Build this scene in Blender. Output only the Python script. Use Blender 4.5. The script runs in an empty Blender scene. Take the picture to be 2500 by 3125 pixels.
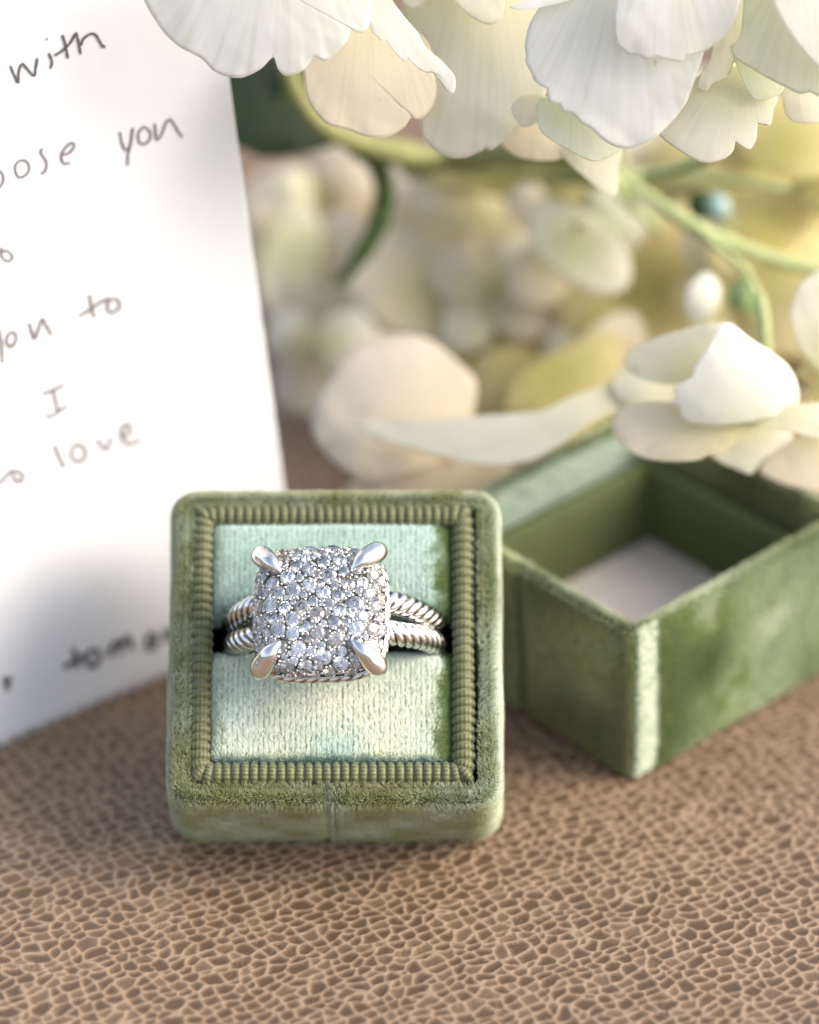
import bpy, bmesh, math, random
import numpy as np
from mathutils import Vector, Matrix, Quaternion

random.seed(7)
RNG = np.random.default_rng(11)
scn = bpy.context.scene
COL = scn.collection
MM = 0.001                                   # everything below is written in millimetres

# ------------------------------------------------------------------ camera
PITCH = math.radians(33.0)
FPX, DIST = 13880.0, 400.0                   # focal length in photo pixels, focus distance in mm
FWD = np.array([0, math.cos(PITCH), -math.sin(PITCH)])
UP = np.array([0, math.sin(PITCH), math.cos(PITCH)])
RIGHT = np.array([1.0, 0, 0])
CAM = np.array([0, 0, 29.4]) - DIST * FWD
cd = bpy.data.cameras.new("camera")
cam = bpy.data.objects.new("camera", cd)
COL.objects.link(cam)
cam.location = Vector(CAM * MM)
cam.rotation_euler = (math.pi / 2 - PITCH, 0, 0)
cd.sensor_fit = 'HORIZONTAL'
cd.sensor_width = 24.0
cd.lens = FPX / 2500.0 * 24.0
cd.clip_start, cd.clip_end = 0.01, 50.0
cd.dof.use_dof = True
cd.dof.focus_distance = (DIST - 4.3) * MM
cd.dof.aperture_fstop = 8.8
cd.dof.aperture_blades = 0
scn.camera = cam

# ------------------------------------------------------------------ daylight
SUN = np.array([0.78, -0.12, 0.54]); SUN /= np.linalg.norm(SUN)
world = bpy.data.worlds.new("World"); scn.world = world
world.use_nodes = True
wn, wl = world.node_tree.nodes, world.node_tree.links
wn.clear()
wo = wn.new('ShaderNodeOutputWorld'); wb = wn.new('ShaderNodeBackground')
sky = wn.new('ShaderNodeTexSky'); sky.sky_type = 'NISHITA'; sky.sun_disc = False
sky.sun_elevation = math.asin(SUN[2]); sky.sun_rotation = math.atan2(SUN[0], SUN[1])
sky.dust_density = 4.0; sky.air_density = 1.0; sky.ozone_density = 1.0
hs = wn.new('ShaderNodeHueSaturation'); hs.inputs['Saturation'].default_value = 0.72   # thin overcast
wl.new(sky.outputs[0], hs.inputs['Color']); wl.new(hs.outputs[0], wb.inputs[0]); wl.new(wb.outputs[0], wo.inputs[0])
wb.inputs[1].default_value = 0.15
sd = bpy.data.lights.new("sun", 'SUN'); sd.energy = 1.0; sd.angle = math.radians(38); sd.color = (1.0, 0.925, 0.80)
sun = bpy.data.objects.new("sun", sd); COL.objects.link(sun)
sun.rotation_euler = Vector(-SUN).to_track_quat('-Z', 'Y').to_euler()
sun.location = Vector(SUN * 0.6)
scn.view_settings.view_transform = 'Standard'; scn.view_settings.look = 'None'
scn.view_settings.exposure = 1.16; scn.view_settings.gamma = 1.0
scn.render.engine = 'CYCLES'
cy = scn.cycles
cy.use_denoising = True
cy.max_bounces = 14; cy.transmission_bounces = 12; cy.glossy_bounces = 6; cy.diffuse_bounces = 4
cy.sample_clamp_indirect = 6.0
cy.caustics_reflective = False; cy.caustics_refractive = False


# ------------------------------------------------------------------ helpers
def at(px, py, dep):
    px, py, dep = np.broadcast_arrays(np.asarray(px, float), np.asarray(py, float), np.asarray(dep, float))
    t = (DIST + dep)[..., None]
    return CAM + t * (FWD + ((px - 1250) / FPX)[..., None] * RIGHT + ((1562.5 - py) / FPX)[..., None] * UP)


def above_ground(P, zmin=0.4):
    """pull points lying under the leather towards the camera until they lie on it"""
    P = np.array(P)
    low = P[..., 2] < zmin
    v = P - CAM
    k = (zmin - CAM[2]) / v[..., 2]
    P[low] = CAM + v[low] * k[low][..., None]
    return P


def hash01(ix, iy, iz, seed):
    h = (ix.astype(np.int64) * 374761393 + iy.astype(np.int64) * 668265263 + iz.astype(np.int64) * 2147483647 + seed * 974634777) & 0xFFFFFFFF
    h = ((h ^ (h >> 13)) * 1274126177) & 0xFFFFFFFF
    h = ((h ^ (h >> 16)) * 2246822519) & 0xFFFFFFFF
    h = h ^ (h >> 15)
    return (h & 0xFFFFFF) / float(0x1000000)


def noise3(P, scale, seed=0):
    """value noise, -1..1; scale = feature size in mm"""
    q = np.asarray(P, float) / scale
    i = np.floor(q); f = q - i; f = f * f * (3 - 2 * f)
    out = 0
    for a in (0, 1):
        for b in (0, 1):
            for c in (0, 1):
                w = (f[..., 0] if a else 1 - f[..., 0]) * (f[..., 1] if b else 1 - f[..., 1]) * (f[..., 2] if c else 1 - f[..., 2])
                out = out + w * hash01(i[..., 0] + a, i[..., 1] + b, i[..., 2] + c, seed)
    return out * 2 - 1


def norm(v):
    return v / np.maximum(np.linalg.norm(v, axis=-1, keepdims=True), 1e-9)


def sstep(a, b, x):
    t = np.clip((x - a) / (b - a), 0, 1)
    return t * t * (3 - 2 * t)


def make_mesh(name, V, F, mat=None, smooth=True, attrs=None):
    me = bpy.data.meshes.new(name)
    V = np.asarray(V, float) * MM
    if isinstance(F, np.ndarray):
        n, k = F.shape
        me.vertices.add(len(V)); me.vertices.foreach_set('co', V.ravel())
        me.loops.add(n * k); me.loops.foreach_set('vertex_index', F.ravel().astype(np.int32))
        me.polygons.add(n)
        me.polygons.foreach_set('loop_start', np.arange(0, n * k, k, dtype=np.int32))
        me.update(calc_edges=True)
    else:
        me.from_pydata(V.tolist(), [], [list(f) for f in F])
        me.update()
    me.polygons.foreach_set('use_smooth', np.full(len(me.polygons), smooth))
    for k, a in (attrs or {}).items():
        a = np.asarray(a, float)
        if a.ndim == 1:
            me.attributes.new(k, 'FLOAT', 'POINT').data.foreach_set('value', a)
        else:
            me.attributes.new(k, 'FLOAT_VECTOR', 'POINT').data.foreach_set('vector', a.ravel())
    if mat: me.materials.append(mat)
    return me


ORIGIN = {}


def thing(name, label, cat, loc=(0, 0, 0), group=None):
    o = bpy.data.objects.new(name, None); COL.objects.link(o)
    o.empty_display_size = 0.004
    o.location = Vector(np.array(loc) * MM)
    o['label'] = label; o['category'] = cat
    if group: o['group'] = group
    ORIGIN[o.name] = np.array(loc, float)
    return o


def part(name, V, F, mat, parent, smooth=True, attrs=None, kind=None, label=None):
    """mesh given in world millimetres, linked under parent (no rotation anywhere up the tree)"""
    org = ORIGIN[parent.name] if parent else np.zeros(3)
    o = bpy.data.objects.new(name, make_mesh(name, np.asarray(V, float) - org, F, mat, smooth, attrs))
    COL.objects.link(o)
    if parent: o.parent = parent
    ORIGIN[o.name] = org
    if kind: o['kind'] = kind
    if label: o['label'] = label
    return o


def grid_faces(nu, nv, wrap_u=False, wrap_v=False, off=0):
    """vertex index = iu*nv+iv"""
    iu = np.arange(nu if wrap_u else nu - 1); iv = np.arange(nv if wrap_v else nv - 1)
    a, b = np.meshgrid(iu, iv, indexing='ij')
    a2, b2 = (a + 1) % nu, (b + 1) % nv
    return np.stack([a * nv + b, a2 * nv + b, a2 * nv + b2, a * nv + b2], -1).reshape(-1, 4) + off


def tube(path, radii, seg=16, cap=True, prof=None):
    """swept tube; prof(k_ring, angles)->radius factor"""
    path = np.asarray(path, float); n = len(path)
    radii = np.broadcast_to(np.asarray(radii, float), (n,))
    T = norm(np.gradient(path, axis=0))
    ref = np.array([0, 0, 1.0]) if abs(T[0][2]) < .9 else np.array([1.0, 0, 0])
    N = norm(np.cross(T[0], ref)); V = []
    ang = np.linspace(0, 2 * math.pi, seg, endpoint=False)
    for i in range(n):
        N = norm(N - T[i] * (N @ T[i])); B = np.cross(T[i], N)
        rr = radii[i] * (prof(i, ang) if prof else np.ones(seg))
        V.append(path[i] + rr[:, None] * (np.cos(ang)[:, None] * N + np.sin(ang)[:, None] * B))
    V = np.concatenate(V); F = grid_faces(n, seg, wrap_v=True).tolist()
    if cap:
        V = np.concatenate([V, path[:1], path[-1:]]); m = n * seg
        for k in range(seg):
            F.append([m, (k + 1) % seg, k]); F.append([m + 1, (n - 1) * seg + k, (n - 1) * seg + (k + 1) % seg])
    return V, F


def spline(pts, n):
    """open Catmull-Rom through pts, n samples"""
    p = np.asarray(pts, float)
    p = np.concatenate([2 * p[:1] - p[1:2], p, 2 * p[-1:] - p[-2:-1]])
    t = np.linspace(0, len(p) - 3 - 1e-6, n); i = t.astype(int); f = (t - i)[:, None]
    a, b, c, d = p[i], p[i + 1], p[i + 2], p[i + 3]
    return .5 * (2 * b + (c - a) * f + (2 * a - 5 * b + 4 * c - d) * f ** 2 + (3 * b - a - 3 * c + d) * f ** 3)


def closed_spline(pts, n):
    p = np.asarray(pts, float)
    seg = np.linalg.norm(np.roll(p, -1, 0) - p, axis=1); cum = np.concatenate([[0], np.cumsum(seg)])
    s = np.linspace(0, cum[-1], n, endpoint=False)
    i = np.clip(np.searchsorted(cum, s, side='right') - 1, 0, len(p) - 1); f = ((s - cum[i]) / seg[i])[:, None]
    m = len(p); a, b, c, d = p[(i - 1) % m], p[i], p[(i + 1) % m], p[(i + 2) % m]
    k = .5 * .75                                            # a little tighter than Catmull-Rom
    m1, m2 = (c - a) * k, (d - b) * k
    return (2 * f ** 3 - 3 * f ** 2 + 1) * b + (f ** 3 - 2 * f ** 2 + f) * m1 + (-2 * f ** 3 + 3 * f ** 2) * c + (f ** 3 - f ** 2) * m2


# ------------------------------------------------------------------ materials
def new_mat(name):
    m = bpy.data.materials.new(name); m.use_nodes = True
    nt = m.node_tree
    return m, nt, nt.nodes, nt.links, nt.nodes['Principled BSDF']


def ramp(nd, stops):
    r = nd.new('ShaderNodeValToRGB')
    while len(r.color_ramp.elements) < len(stops): r.color_ramp.elements.new(.5)
    for e, (p, c) in zip(r.color_ramp.elements, stops):
        e.position = p; e.color = (*c, 1)
    return r


def plain(name, col, rough=.6, metal=0., spec=.3, bump=None, vary=.09):
    m, nt, nd, lk, b = new_mat(name)
    b.inputs['Roughness'].default_value = rough; b.inputs['Metallic'].default_value = metal
    b.inputs['Specular IOR Level'].default_value = spec
    tc = nd.new('ShaderNodeTexCoord'); nz = nd.new('ShaderNodeTexNoise')
    nz.inputs['Scale'].default_value = 900; nz.inputs['Detail'].default_value = 5
    lk.new(tc.outputs['Object'], nz.inputs['Vector'])
    r = ramp(nd, [(.3, [c * (1 - vary) for c in col]), (.7, [min(1, c * (1 + vary)) for c in col])])
    lk.new(nz.outputs['Fac'], r.inputs[0]); lk.new(r.outputs[0], b.inputs['Base Color'])
    if bump:
        bp = nd.new('ShaderNodeBump'); bp.inputs['Strength'].default_value = bump[1]; bp.inputs['Distance'].default_value = bump[2] * MM
        n2 = nd.new('ShaderNodeTexNoise'); n2.inputs['Scale'].default_value = 1000 / bump[0]; n2.inputs['Detail'].default_value = 3
        lk.new(tc.outputs['Object'], n2.inputs['Vector']); lk.new(n2.outputs['Fac'], bp.inputs['Height']); lk.new(bp.outputs[0], b.inputs['Normal'])
    return m


def leather_mat():
    m, nt, nd, lk, b = new_mat('tan_leather')
    at_ = nd.new('ShaderNodeAttribute'); at_.attribute_name = 'grain'
    tc = nd.new('ShaderNodeTexCoord')
    nz = nd.new('ShaderNodeTexNoise'); nz.inputs['Scale'].default_value = 6000; nz.inputs['Detail'].default_value = 4
    lk.new(tc.outputs['Object'], nz.inputs['Vector'])
    ad = nd.new('ShaderNodeMath'); ad.operation = 'MULTIPLY_ADD'; ad.inputs[1].default_value = .24; ad.inputs[2].default_value = -.12
    lk.new(nz.outputs['Fac'], ad.inputs[0])
    sm = nd.new('ShaderNodeMath'); sm.operation = 'ADD'; lk.new(at_.outputs['Fac'], sm.inputs[0]); lk.new(ad.outputs[0], sm.inputs[1])
    r = ramp(nd, [(.04, (.315, .222, .148)), (.25, (.24, .163, .103)), (.6, (.165, .104, .062)), (1., (.098, .058, .033))])
    lk.new(sm.outputs[0], r.inputs[0])
    # large soft drift of the tan
    n2 = nd.new('ShaderNodeTexNoise'); n2.inputs['Scale'].default_value = 45; lk.new(tc.outputs['Object'], n2.inputs['Vector'])
    hv = nd.new('ShaderNodeHueSaturation'); mr = nd.new('ShaderNodeMapRange')
    mr.inputs['To Min'].default_value = .85; mr.inputs['To Max'].default_value = 1.15
    lk.new(n2.outputs['Fac'], mr.inputs[0]); lk.new(mr.outputs[0], hv.inputs['Value']); lk.new(r.outputs[0], hv.inputs['Color'])
    lk.new(hv.outputs[0], b.inputs['Base Color'])
    b.inputs['Roughness'].default_value = .5; b.inputs['Specular IOR Level'].default_value = .4
    bp = nd.new('ShaderNodeBump'); bp.inputs['Strength'].default_value = .5; bp.inputs['Distance'].default_value = .03 * MM
    lk.new(nz.outputs['Fac'], bp.inputs['Height']); lk.new(bp.outputs[0], b.inputs['Normal'])
    return m


def velvet_hair_mat():
    m, nt, nd, lk, b = new_mat('velvet_fibre')
    a = nd.new('ShaderNodeAttribute'); a.attribute_name = 'tint'
    lk.new(a.outputs['Color'], b.inputs['Base Color'])
    b.inputs['Roughness'].default_value = .5; b.inputs['Specular IOR Level'].default_value = .25
    b.inputs['Sheen Weight'].default_value = .12; b.inputs['Sheen Roughness'].default_value = .4
    b.inputs['Sheen Tint'].default_value = (.85, 1, .92, 1)
    return m


def cord_mat():
    m, nt, nd, lk, b = new_mat('olive_cord')
    tc = nd.new('ShaderNodeTexCoord')
    wv = nd.new('ShaderNodeTexWave'); wv.bands_direction = 'Y'; wv.inputs['Scale'].default_value = 900; wv.inputs['Distortion'].default_value = 1.5
    wv.inputs['Detail'].default_value = 2; wv.inputs['Detail Scale'].default_value = 2
    lk.new(tc.outputs['Object'], wv.inputs['Vector'])
    r = ramp(nd, [(.1, (.085, .093, .036)), (.9, (.17, .178, .075))]); lk.new(wv.outputs['Fac'], r.inputs[0]); lk.new(r.outputs[0], b.inputs['Base Color'])
    b.inputs['Roughness'].default_value = .45; b.inputs['Specular IOR Level'].default_value = .4
    b.inputs['Sheen Weight'].default_value = .3
    bp = nd.new('ShaderNodeBump'); bp.inputs['Strength'].default_value = .5; bp.inputs['Distance'].default_value = .05 * MM
    lk.new(wv.outputs['Fac'], bp.inputs['Height']); lk.new(bp.outputs[0], b.inputs['Normal'])
    return m


def petal_mat(name, col, base, trans=.38, spot=.0):
    """petal: radiating veins along the 'vein' attribute (angle, distance from the claw, seed)"""
    m, nt, nd, lk, b = new_mat(name)
    a = nd.new('ShaderNodeAttribute'); a.attribute_name = 'vein'
    sx = nd.new('ShaderNodeSeparateXYZ'); lk.new(a.outputs['Vector'], sx.inputs[0])
    mp = nd.new('ShaderNodeMapping'); mp.inputs['Scale'].default_value = (9, 1.1, 1); lk.new(a.outputs['Vector'], mp.inputs[0])
    n1 = nd.new('ShaderNodeTexNoise'); n1.inputs['Scale'].default_value = 1.6; n1.inputs['Detail'].default_value = 6; n1.inputs['Roughness'].default_value = .62
    lk.new(mp.outputs[0], n1.inputs['Vector'])
    tc = nd.new('ShaderNodeTexCoord'); n2 = nd.new('ShaderNodeTexNoise'); n2.inputs['Scale'].default_value = 1800; n2.inputs['Detail'].default_value = 4
    lk.new(tc.outputs['Object'], n2.inputs['Vector'])
    g = nd.new('ShaderNodeMapRange'); g.inputs['From Min'].default_value = .15; g.inputs['From Max'].default_value = .75; lk.new(sx.outputs[1], g.inputs[0])
    mx = nd.new('ShaderNodeMix'); mx.data_type = 'RGBA'; mx.inputs[6].default_value = (*base, 1); mx.inputs[7].default_value = (*col, 1)
    lk.new(g.outputs[0], mx.inputs[0])
    vr = ramp(nd, [(.32, (.91, .915, .86)), (.5, (.98, .98, .965)), (.6, (1, 1, 1))]); lk.new(n1.outputs['Fac'], vr.inputs[0])
    m2 = nd.new('ShaderNodeMix'); m2.data_type = 'RGBA'; m2.blend_type = 'MULTIPLY'; m2.inputs[0].default_value = 1
    lk.new(mx.outputs[2], m2.inputs[6]); lk.new(vr.outputs[0], m2.inputs[7])
    # a few tan freckles on the skin of the petal
    n3 = nd.new('ShaderNodeTexNoise'); n3.inputs['Scale'].default_value = 420; n3.inputs['Detail'].default_value = 1; lk.new(tc.outputs['Object'], n3.inputs['Vector'])
    fr = ramp(nd, [(.735, (1, 1, 1)), (.77, (.72, .60, .40))]); lk.new(n3.outputs['Fac'], fr.inputs[0])
    m3 = nd.new('ShaderNodeMix'); m3.data_type = 'RGBA'; m3.blend_type = 'MULTIPLY'; m3.inputs[0].default_value = .8
    lk.new(m2.outputs[2], m3.inputs[6]); lk.new(fr.outputs[0], m3.inputs[7])
    lk.new(m3.outputs[2], b.inputs['Base Color'])
    b.inputs['Roughness'].default_value = .55; b.inputs['Specular IOR Level'].default_value = .25
    ad = nd.new('ShaderNodeMath'); ad.operation = 'ADD'; lk.new(n1.outputs['Fac'], ad.inputs[0])
    ml = nd.new('ShaderNodeMath'); ml.operation = 'MULTIPLY'; ml.inputs[1].default_value = .06; lk.new(n2.outputs['Fac'], ml.inputs[0]); lk.new(ml.outputs[0], ad.inputs[1])
    bp = nd.new('ShaderNodeBump'); bp.inputs['Strength'].default_value = .3; bp.inputs['Distance'].default_value = .014 * MM
    lk.new(ad.outputs[0], bp.inputs['Height']); lk.new(bp.outputs[0], b.inputs['Normal'])
    tr = nd.new('ShaderNodeBsdfTranslucent'); lk.new(m3.outputs[2], tr.inputs['Color']); lk.new(bp.outputs[0], tr.inputs['Normal'])
    ms = nd.new('ShaderNodeMixShader'); ms.inputs[0].default_value = trans
    lk.new(b.outputs[0], ms.inputs[1]); lk.new(tr.outputs[0], ms.inputs[2]); lk.new(ms.outputs[0], nd['Material Output'].inputs[0])
    return m


def silver_mat(name, rough, groove=False, col=(.86, .85, .83)):
    m, nt, nd, lk, b = new_mat(name)
    b.inputs['Metallic'].default_value = 1; b.inputs['Roughness'].default_value = rough
    b.inputs['Base Color'].default_value = (*col, 1)
    tc = nd.new('ShaderNodeTexCoord'); nz = nd.new('ShaderNodeTexNoise'); nz.inputs['Scale'].default_value = 5000; nz.inputs['Detail'].default_value = 3
    lk.new(tc.outputs['Object'], nz.inputs['Vector'])
    mr = nd.new('ShaderNodeMapRange'); mr.inputs['To Min'].default_value = rough * .7; mr.inputs['To Max'].default_value = rough * 1.4
    lk.new(nz.outputs['Fac'], mr.inputs[0]); lk.new(mr.outputs[0], b.inputs['Roughness'])
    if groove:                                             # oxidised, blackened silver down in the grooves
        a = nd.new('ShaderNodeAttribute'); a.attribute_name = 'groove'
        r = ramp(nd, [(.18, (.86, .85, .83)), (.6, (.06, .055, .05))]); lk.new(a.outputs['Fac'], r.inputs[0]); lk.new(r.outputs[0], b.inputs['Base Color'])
    return m


M_LEATHER = leather_mat()
M_HAIR = velvet_hair_mat()
M_CORD = cord_mat()
M_BACKING = plain('velvet_backing', (.075, .10, .035), .9, spec=.1)
M_DARK = plain('slot_lining', (.012, .012, .008), .9, spec=.05)
M_PAPER = plain('note_paper', (.75, .75, .76), .85, spec=.1, vary=.012)
M_INK = plain('pencil_graphite', (.12, .105, .105), .6)
M_INK2 = plain('pencil_faint', (.18, .16, .17), .6)
M_SILVER = silver_mat('polished_silver', .16)
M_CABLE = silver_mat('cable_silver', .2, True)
M_SEAT = silver_mat('pave_seat', .38, col=(.60, .59, .57))
M_DISH = plain('box_floor_card', (.62, .56, .52), .7)
M_LINING = plain('lining_grosgrain', (.12, .14, .06), .8, spec=.1)
M_STEM_L = plain('stem_pale_green', (.42, .47, .22), .6)
M_STEM_D = plain('stem_deep_green', (.045, .08, .016), .6)
M_STEM_O = plain('stem_olive', (.26, .26, .10), .6)
M_LEAF = plain('leaf_dark_green', (.012, .026, .008), .45)
M_BUD_B = plain('bud_blue_green', (.30, .42, .40), .45)
M_BUD_G = plain('bud_green', (.25, .36, .16), .4)
P_WHITE = petal_mat('petal_white', (.95, .94, .905), (.88, .88, .76), .48)
P_CREAM = petal_mat('petal_cream', (.92, .89, .78), (.80, .78, .52), .52)
P_BEIGE = petal_mat('petal_shaded_beige', (.85, .77, .63), (.74, .68, .42), .45)  # white petals; shade from the florets above is painted into the colour
P_GREEN = petal_mat('petal_greenish', (.93, .93, .78), (.78, .83, .52), .5)
P_YELLOW = petal_mat('petal_backlit_yellow', (.86, .77, .47), (.70, .63, .25), .48)  # white petals; the yellow of light shining through is painted in
P_OCHRE = petal_mat('petal_shaded_ochre', (.72, .64, .33), (.54, .49, .18), .45)  # white petals; olive shade and transmitted light painted into the colour
P_ROSE = petal_mat('petal_shaded_rose', (.82, .745, .635), (.75, .65, .47), .45)  # white petals; their rosy shade is put into the colour

M_STONES = []
for nm, c in (('diamond_clear', (.74, .73, .725)), ('diamond_grey', (.46, .45, .45)), ('diamond_warm', (.52, .45, .385))):  # grey and warm tints paint dark facets and brown reflections into the stones
    dm, nt, nd, lk, b = new_mat(nm)
    b.inputs['Base Color'].default_value = (*c, 1); b.inputs['Transmission Weight'].default_value = 1
    b.inputs['IOR'].default_value = 2.35; b.inputs['Roughness'].default_value = .0
    M_STONES.append(dm)


# ------------------------------------------------------------------ velvet pile
def pile(name, V, F, parent, density, length, fn, radius=.022):
    """real velvet fibres: fn(P, N) -> dict(comb, lean, length, tint, keep)"""
    V = np.asarray(V, float); F = np.asarray(F)
    T = np.concatenate([F[:, [0, 1, 2]], F[:, [0, 2, 3]]]) if F.shape[1] == 4 else F
    a, bq, c = V[T[:, 0]], V[T[:, 1]], V[T[:, 2]]
    fn_ = np.cross(bq - a, c - a); area = np.linalg.norm(fn_, axis=1) / 2
    VN = np.zeros_like(V)
    for k in range(3): np.add.at(VN, T[:, k], fn_)
    VN = norm(VN)
    n = int(area.sum() * density)
    ti = RNG.choice(len(T), n, p=area / area.sum())
    u, v = RNG.random(n), RNG.random(n); f = u + v > 1; u[f], v[f] = 1 - u[f], 1 - v[f]; w = 1 - u - v
    Pp = w[:, None] * a[ti] + u[:, None] * bq[ti] + v[:, None] * c[ti]
    Nn = norm(w[:, None] * VN[T[ti, 0]] + u[:, None] * VN[T[ti, 1]] + v[:, None] * VN[T[ti, 2]])
    r = fn(Pp, Nn)
    if r.get('shift') is not None: Pp = Pp + r['shift']
    k = r.get('keep', np.ones(n, bool))
    Pp, Nn = Pp[k], Nn[k]; n = len(Pp)
    comb, lean, ln, tint = r['comb'][k], r['lean'][k], (length * r['length'])[k], r['tint'][k]
    comb = comb - Nn * np.sum(comb * Nn, 1, keepdims=True); comb = norm(comb)
    s = np.array([0, .4, .75, 1.0])
    th = lean[:, None] * (.55 + .45 * s)[None]                     # fibres bow over towards the tip
    d = np.cos(th)[..., None] * Nn[:, None] + np.sin(th)[..., None] * comb[:, None]
    pts = Pp[:, None] + d * (ln[:, None] * s)[..., None]
    org = ORIGIN[parent.name]
    cu = bpy.data.hair_curves.new(name)
    cu.add_curves([4] * n)
    cu.attributes['position'].data.foreach_set('vector', ((pts - org) * MM).ravel().astype(np.float32))
    ra = cu.attributes.get('radius') or cu.attributes.new('radius', 'FLOAT', 'POINT')
    ra.data.foreach_set('value', np.tile(np.array([1, .95, .8, .45]) * radius * MM, n).astype(np.float32))
    ta = cu.attributes.new('tint', 'FLOAT_COLOR', 'CURVE')
    ta.data.foreach_set('color', np.concatenate([tint, np.ones((n, 1))], 1).ravel().astype(np.float32))
    cu.materials.append(M_HAIR)
    o = bpy.data.objects.new(name, cu); COL.objects.link(o); o.parent = parent
    o['kind'] = 'stuff'
    return o


def jit(n, s=1.):
    return RNG.normal(size=(n, 3)) * s


# ------------------------------------------------------------------ leather
def voronoi(X, Y, s, seed, wamp):
    """weighted cell distances F1, F2 and the id of the nearest seed"""
    ci, cj = np.floor(X / s), np.floor(Y / s)
    f1 = np.full(X.shape, 1e9); f2 = f1.copy(); idn = np.zeros(X.shape)
    z = np.zeros_like(ci)
    for di in range(-2, 3):
        for dj in range(-2, 3):
            gi, gj = ci + di, cj + dj
            sx = (gi + .2 + .6 * hash01(gi, gj, z, seed)) * s; sy = (gj + .2 + .6 * hash01(gi, gj, z, seed + 1)) * s
            w = hash01(gi, gj, z, seed + 2) * wamp * s
            dd = np.hypot(X - sx, Y - sy) - w
            idv = hash01(gi, gj, z, seed + 3)
            closer = dd < f1
            f2 = np.where(closer, f1, np.minimum(f2, dd)); idn = np.where(closer, idv, idn); f1 = np.where(closer, dd, f1)
    return f1, f2, idn


def blur(A, step, sigma):
    k = max(1, int(round(3 * sigma / step)))
    w = np.exp(-.5 * (np.arange(-k, k + 1) * step / sigma) ** 2); w /= w.sum()
    for ax in (0, 1):
        pad_ = [(k, k) if q == ax else (0, 0) for q in (0, 1)]
        B = np.pad(A, pad_, mode='edge'); n = A.shape[ax]
        A = sum(w[i] * (B[i:i + n] if ax == 0 else B[:, i:i + n]) for i in range(2 * k + 1))
    return A


def grain(X, Y, step):
    P = np.stack([X, Y, np.zeros_like(X)], -1)
    wx = X + .45 * noise3(P, 2.6, 1) + .12 * noise3(P, .7, 5); wy = Y + .45 * noise3(P, 2.6, 2) + .12 * noise3(P, .7, 6)
    # cells drawn out a little along one diagonal, as the hide stretched
    a, bb = .82 * wx + .5 * wy, -.5 * wx + .82 * wy
    a = a * .84; bb = bb * 1.1
    f1, f2, idn = voronoi(a, bb, 1.15, 20, .34)
    e = (f2 - f1) * .5
    shallow = hash01(np.floor(idn * 9973), np.zeros_like(idn), np.zeros_like(idn), 3)      # some cells are barely pressed in
    vary = .66 + .34 * sstep(.05, .45, shallow)
    pit = blur(sstep(.035, .125, e), step, .10)
    bowl = sstep(.12, .97, pit)
    crease = .3 * sstep(.35, .0, np.abs(noise3(P, .42, 14))) * sstep(.2, .6, noise3(P, 3.0, 15))   # fine wrinkles crossing some cells
    deep = blur(sstep(.03, .34, e), step, .12)
    depth = np.clip(bowl * (.45 + .6 * deep) * vary - crease * bowl, 0, 1)
    return depth, .14 * bowl * (.5 + .5 * deep) * (.35 + .65 * vary) + .03 * crease


def leather_piece(xs, ys, V, F, G):
    X, Y = np.meshgrid(xs, ys, indexing='ij')
    g, h = grain(X, Y, xs[1] - xs[0])
    P = np.stack([X, Y, np.zeros_like(X)], -1)
    Z = -h + .04 * noise3(P, 9, 8) + .012 * noise3(P, .3, 9)
    off = sum(len(v) for v in V)
    V.append(np.stack([X, Y, Z], -1).reshape(-1, 3)); F.append(grid_faces(len(xs), len(ys), off=off)); G.append(g.ravel())


V, F, G = [], [], []
leather_piece(np.arange(-44, 46.01, .115), np.arange(-40, 22.01, .115), V, F, G)
leather_piece(np.arange(-44, 46.01, .42), np.arange(22, 120.01, .42), V, F, G)
off = sum(len(v) for v in V)
xs = np.array([-400, -44, 46, 400.]); ys = np.array([-420, -40, 120, 600.])
X, Y = np.meshgrid(xs, ys, indexing='ij')
V.append(np.stack([X, Y, np.full_like(X, -.08)], -1).reshape(-1, 3)); f = grid_faces(4, 4, off=off); F.append(np.delete(f, 4, 0)); G.append(np.full(16, .45))
leather = part('leather_surface', np.concatenate(V), np.concatenate(F), M_LEATHER, None, True, {'grain': np.concatenate(G)})
leather['kind'] = 'structure'

# ------------------------------------------------------------------ ring box (tilted, leaning on the rim of its lid)
E = math.radians(52)
BX = np.array([1., 0, 0]); BY = np.array([0, math.sin(E), math.cos(E)]); BZ = np.array([0, -math.cos(E), math.sin(E)])
BO = np.array([-6.57, -9.15, .25])
BM = np.stack([BX, BY, BZ])                                        # rows: box axes


def bw(p):
    return BO + np.asarray(p, float) @ BM


def rr_loop(x0, x1, y0, y1, r, n_side=60, n_c=8):
    """rounded rectangle, anticlockwise from the front edge, evenly many points for every size"""
    pts = []
    cs = [(x1 - r, y0 + r, -90), (x1 - r, y1 - r, 0), (x0 + r, y1 - r, 90), (x0 + r, y0 + r, 180)]
    st = [((x0 + r, y0), (x1 - r, y0)), ((x1, y0 + r), (x1, y1 - r)), ((x1 - r, y1), (x0 + r, y1)), ((x0, y1 - r), (x0, y0 + r))]
    for (a, b_), (cx, cy_, a0) in zip(st, cs):
        for k in range(n_side):
            t = k / n_side; pts.append((a[0] + (b_[0] - a[0]) * t, a[1] + (b_[1] - a[1]) * t))
        for k in range(n_c):
            q = math.radians(a0 + 90 * k / n_c); pts.append((cx + r * math.cos(q), cy_ + r * math.sin(q)))
    return np.array(pts)


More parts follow.
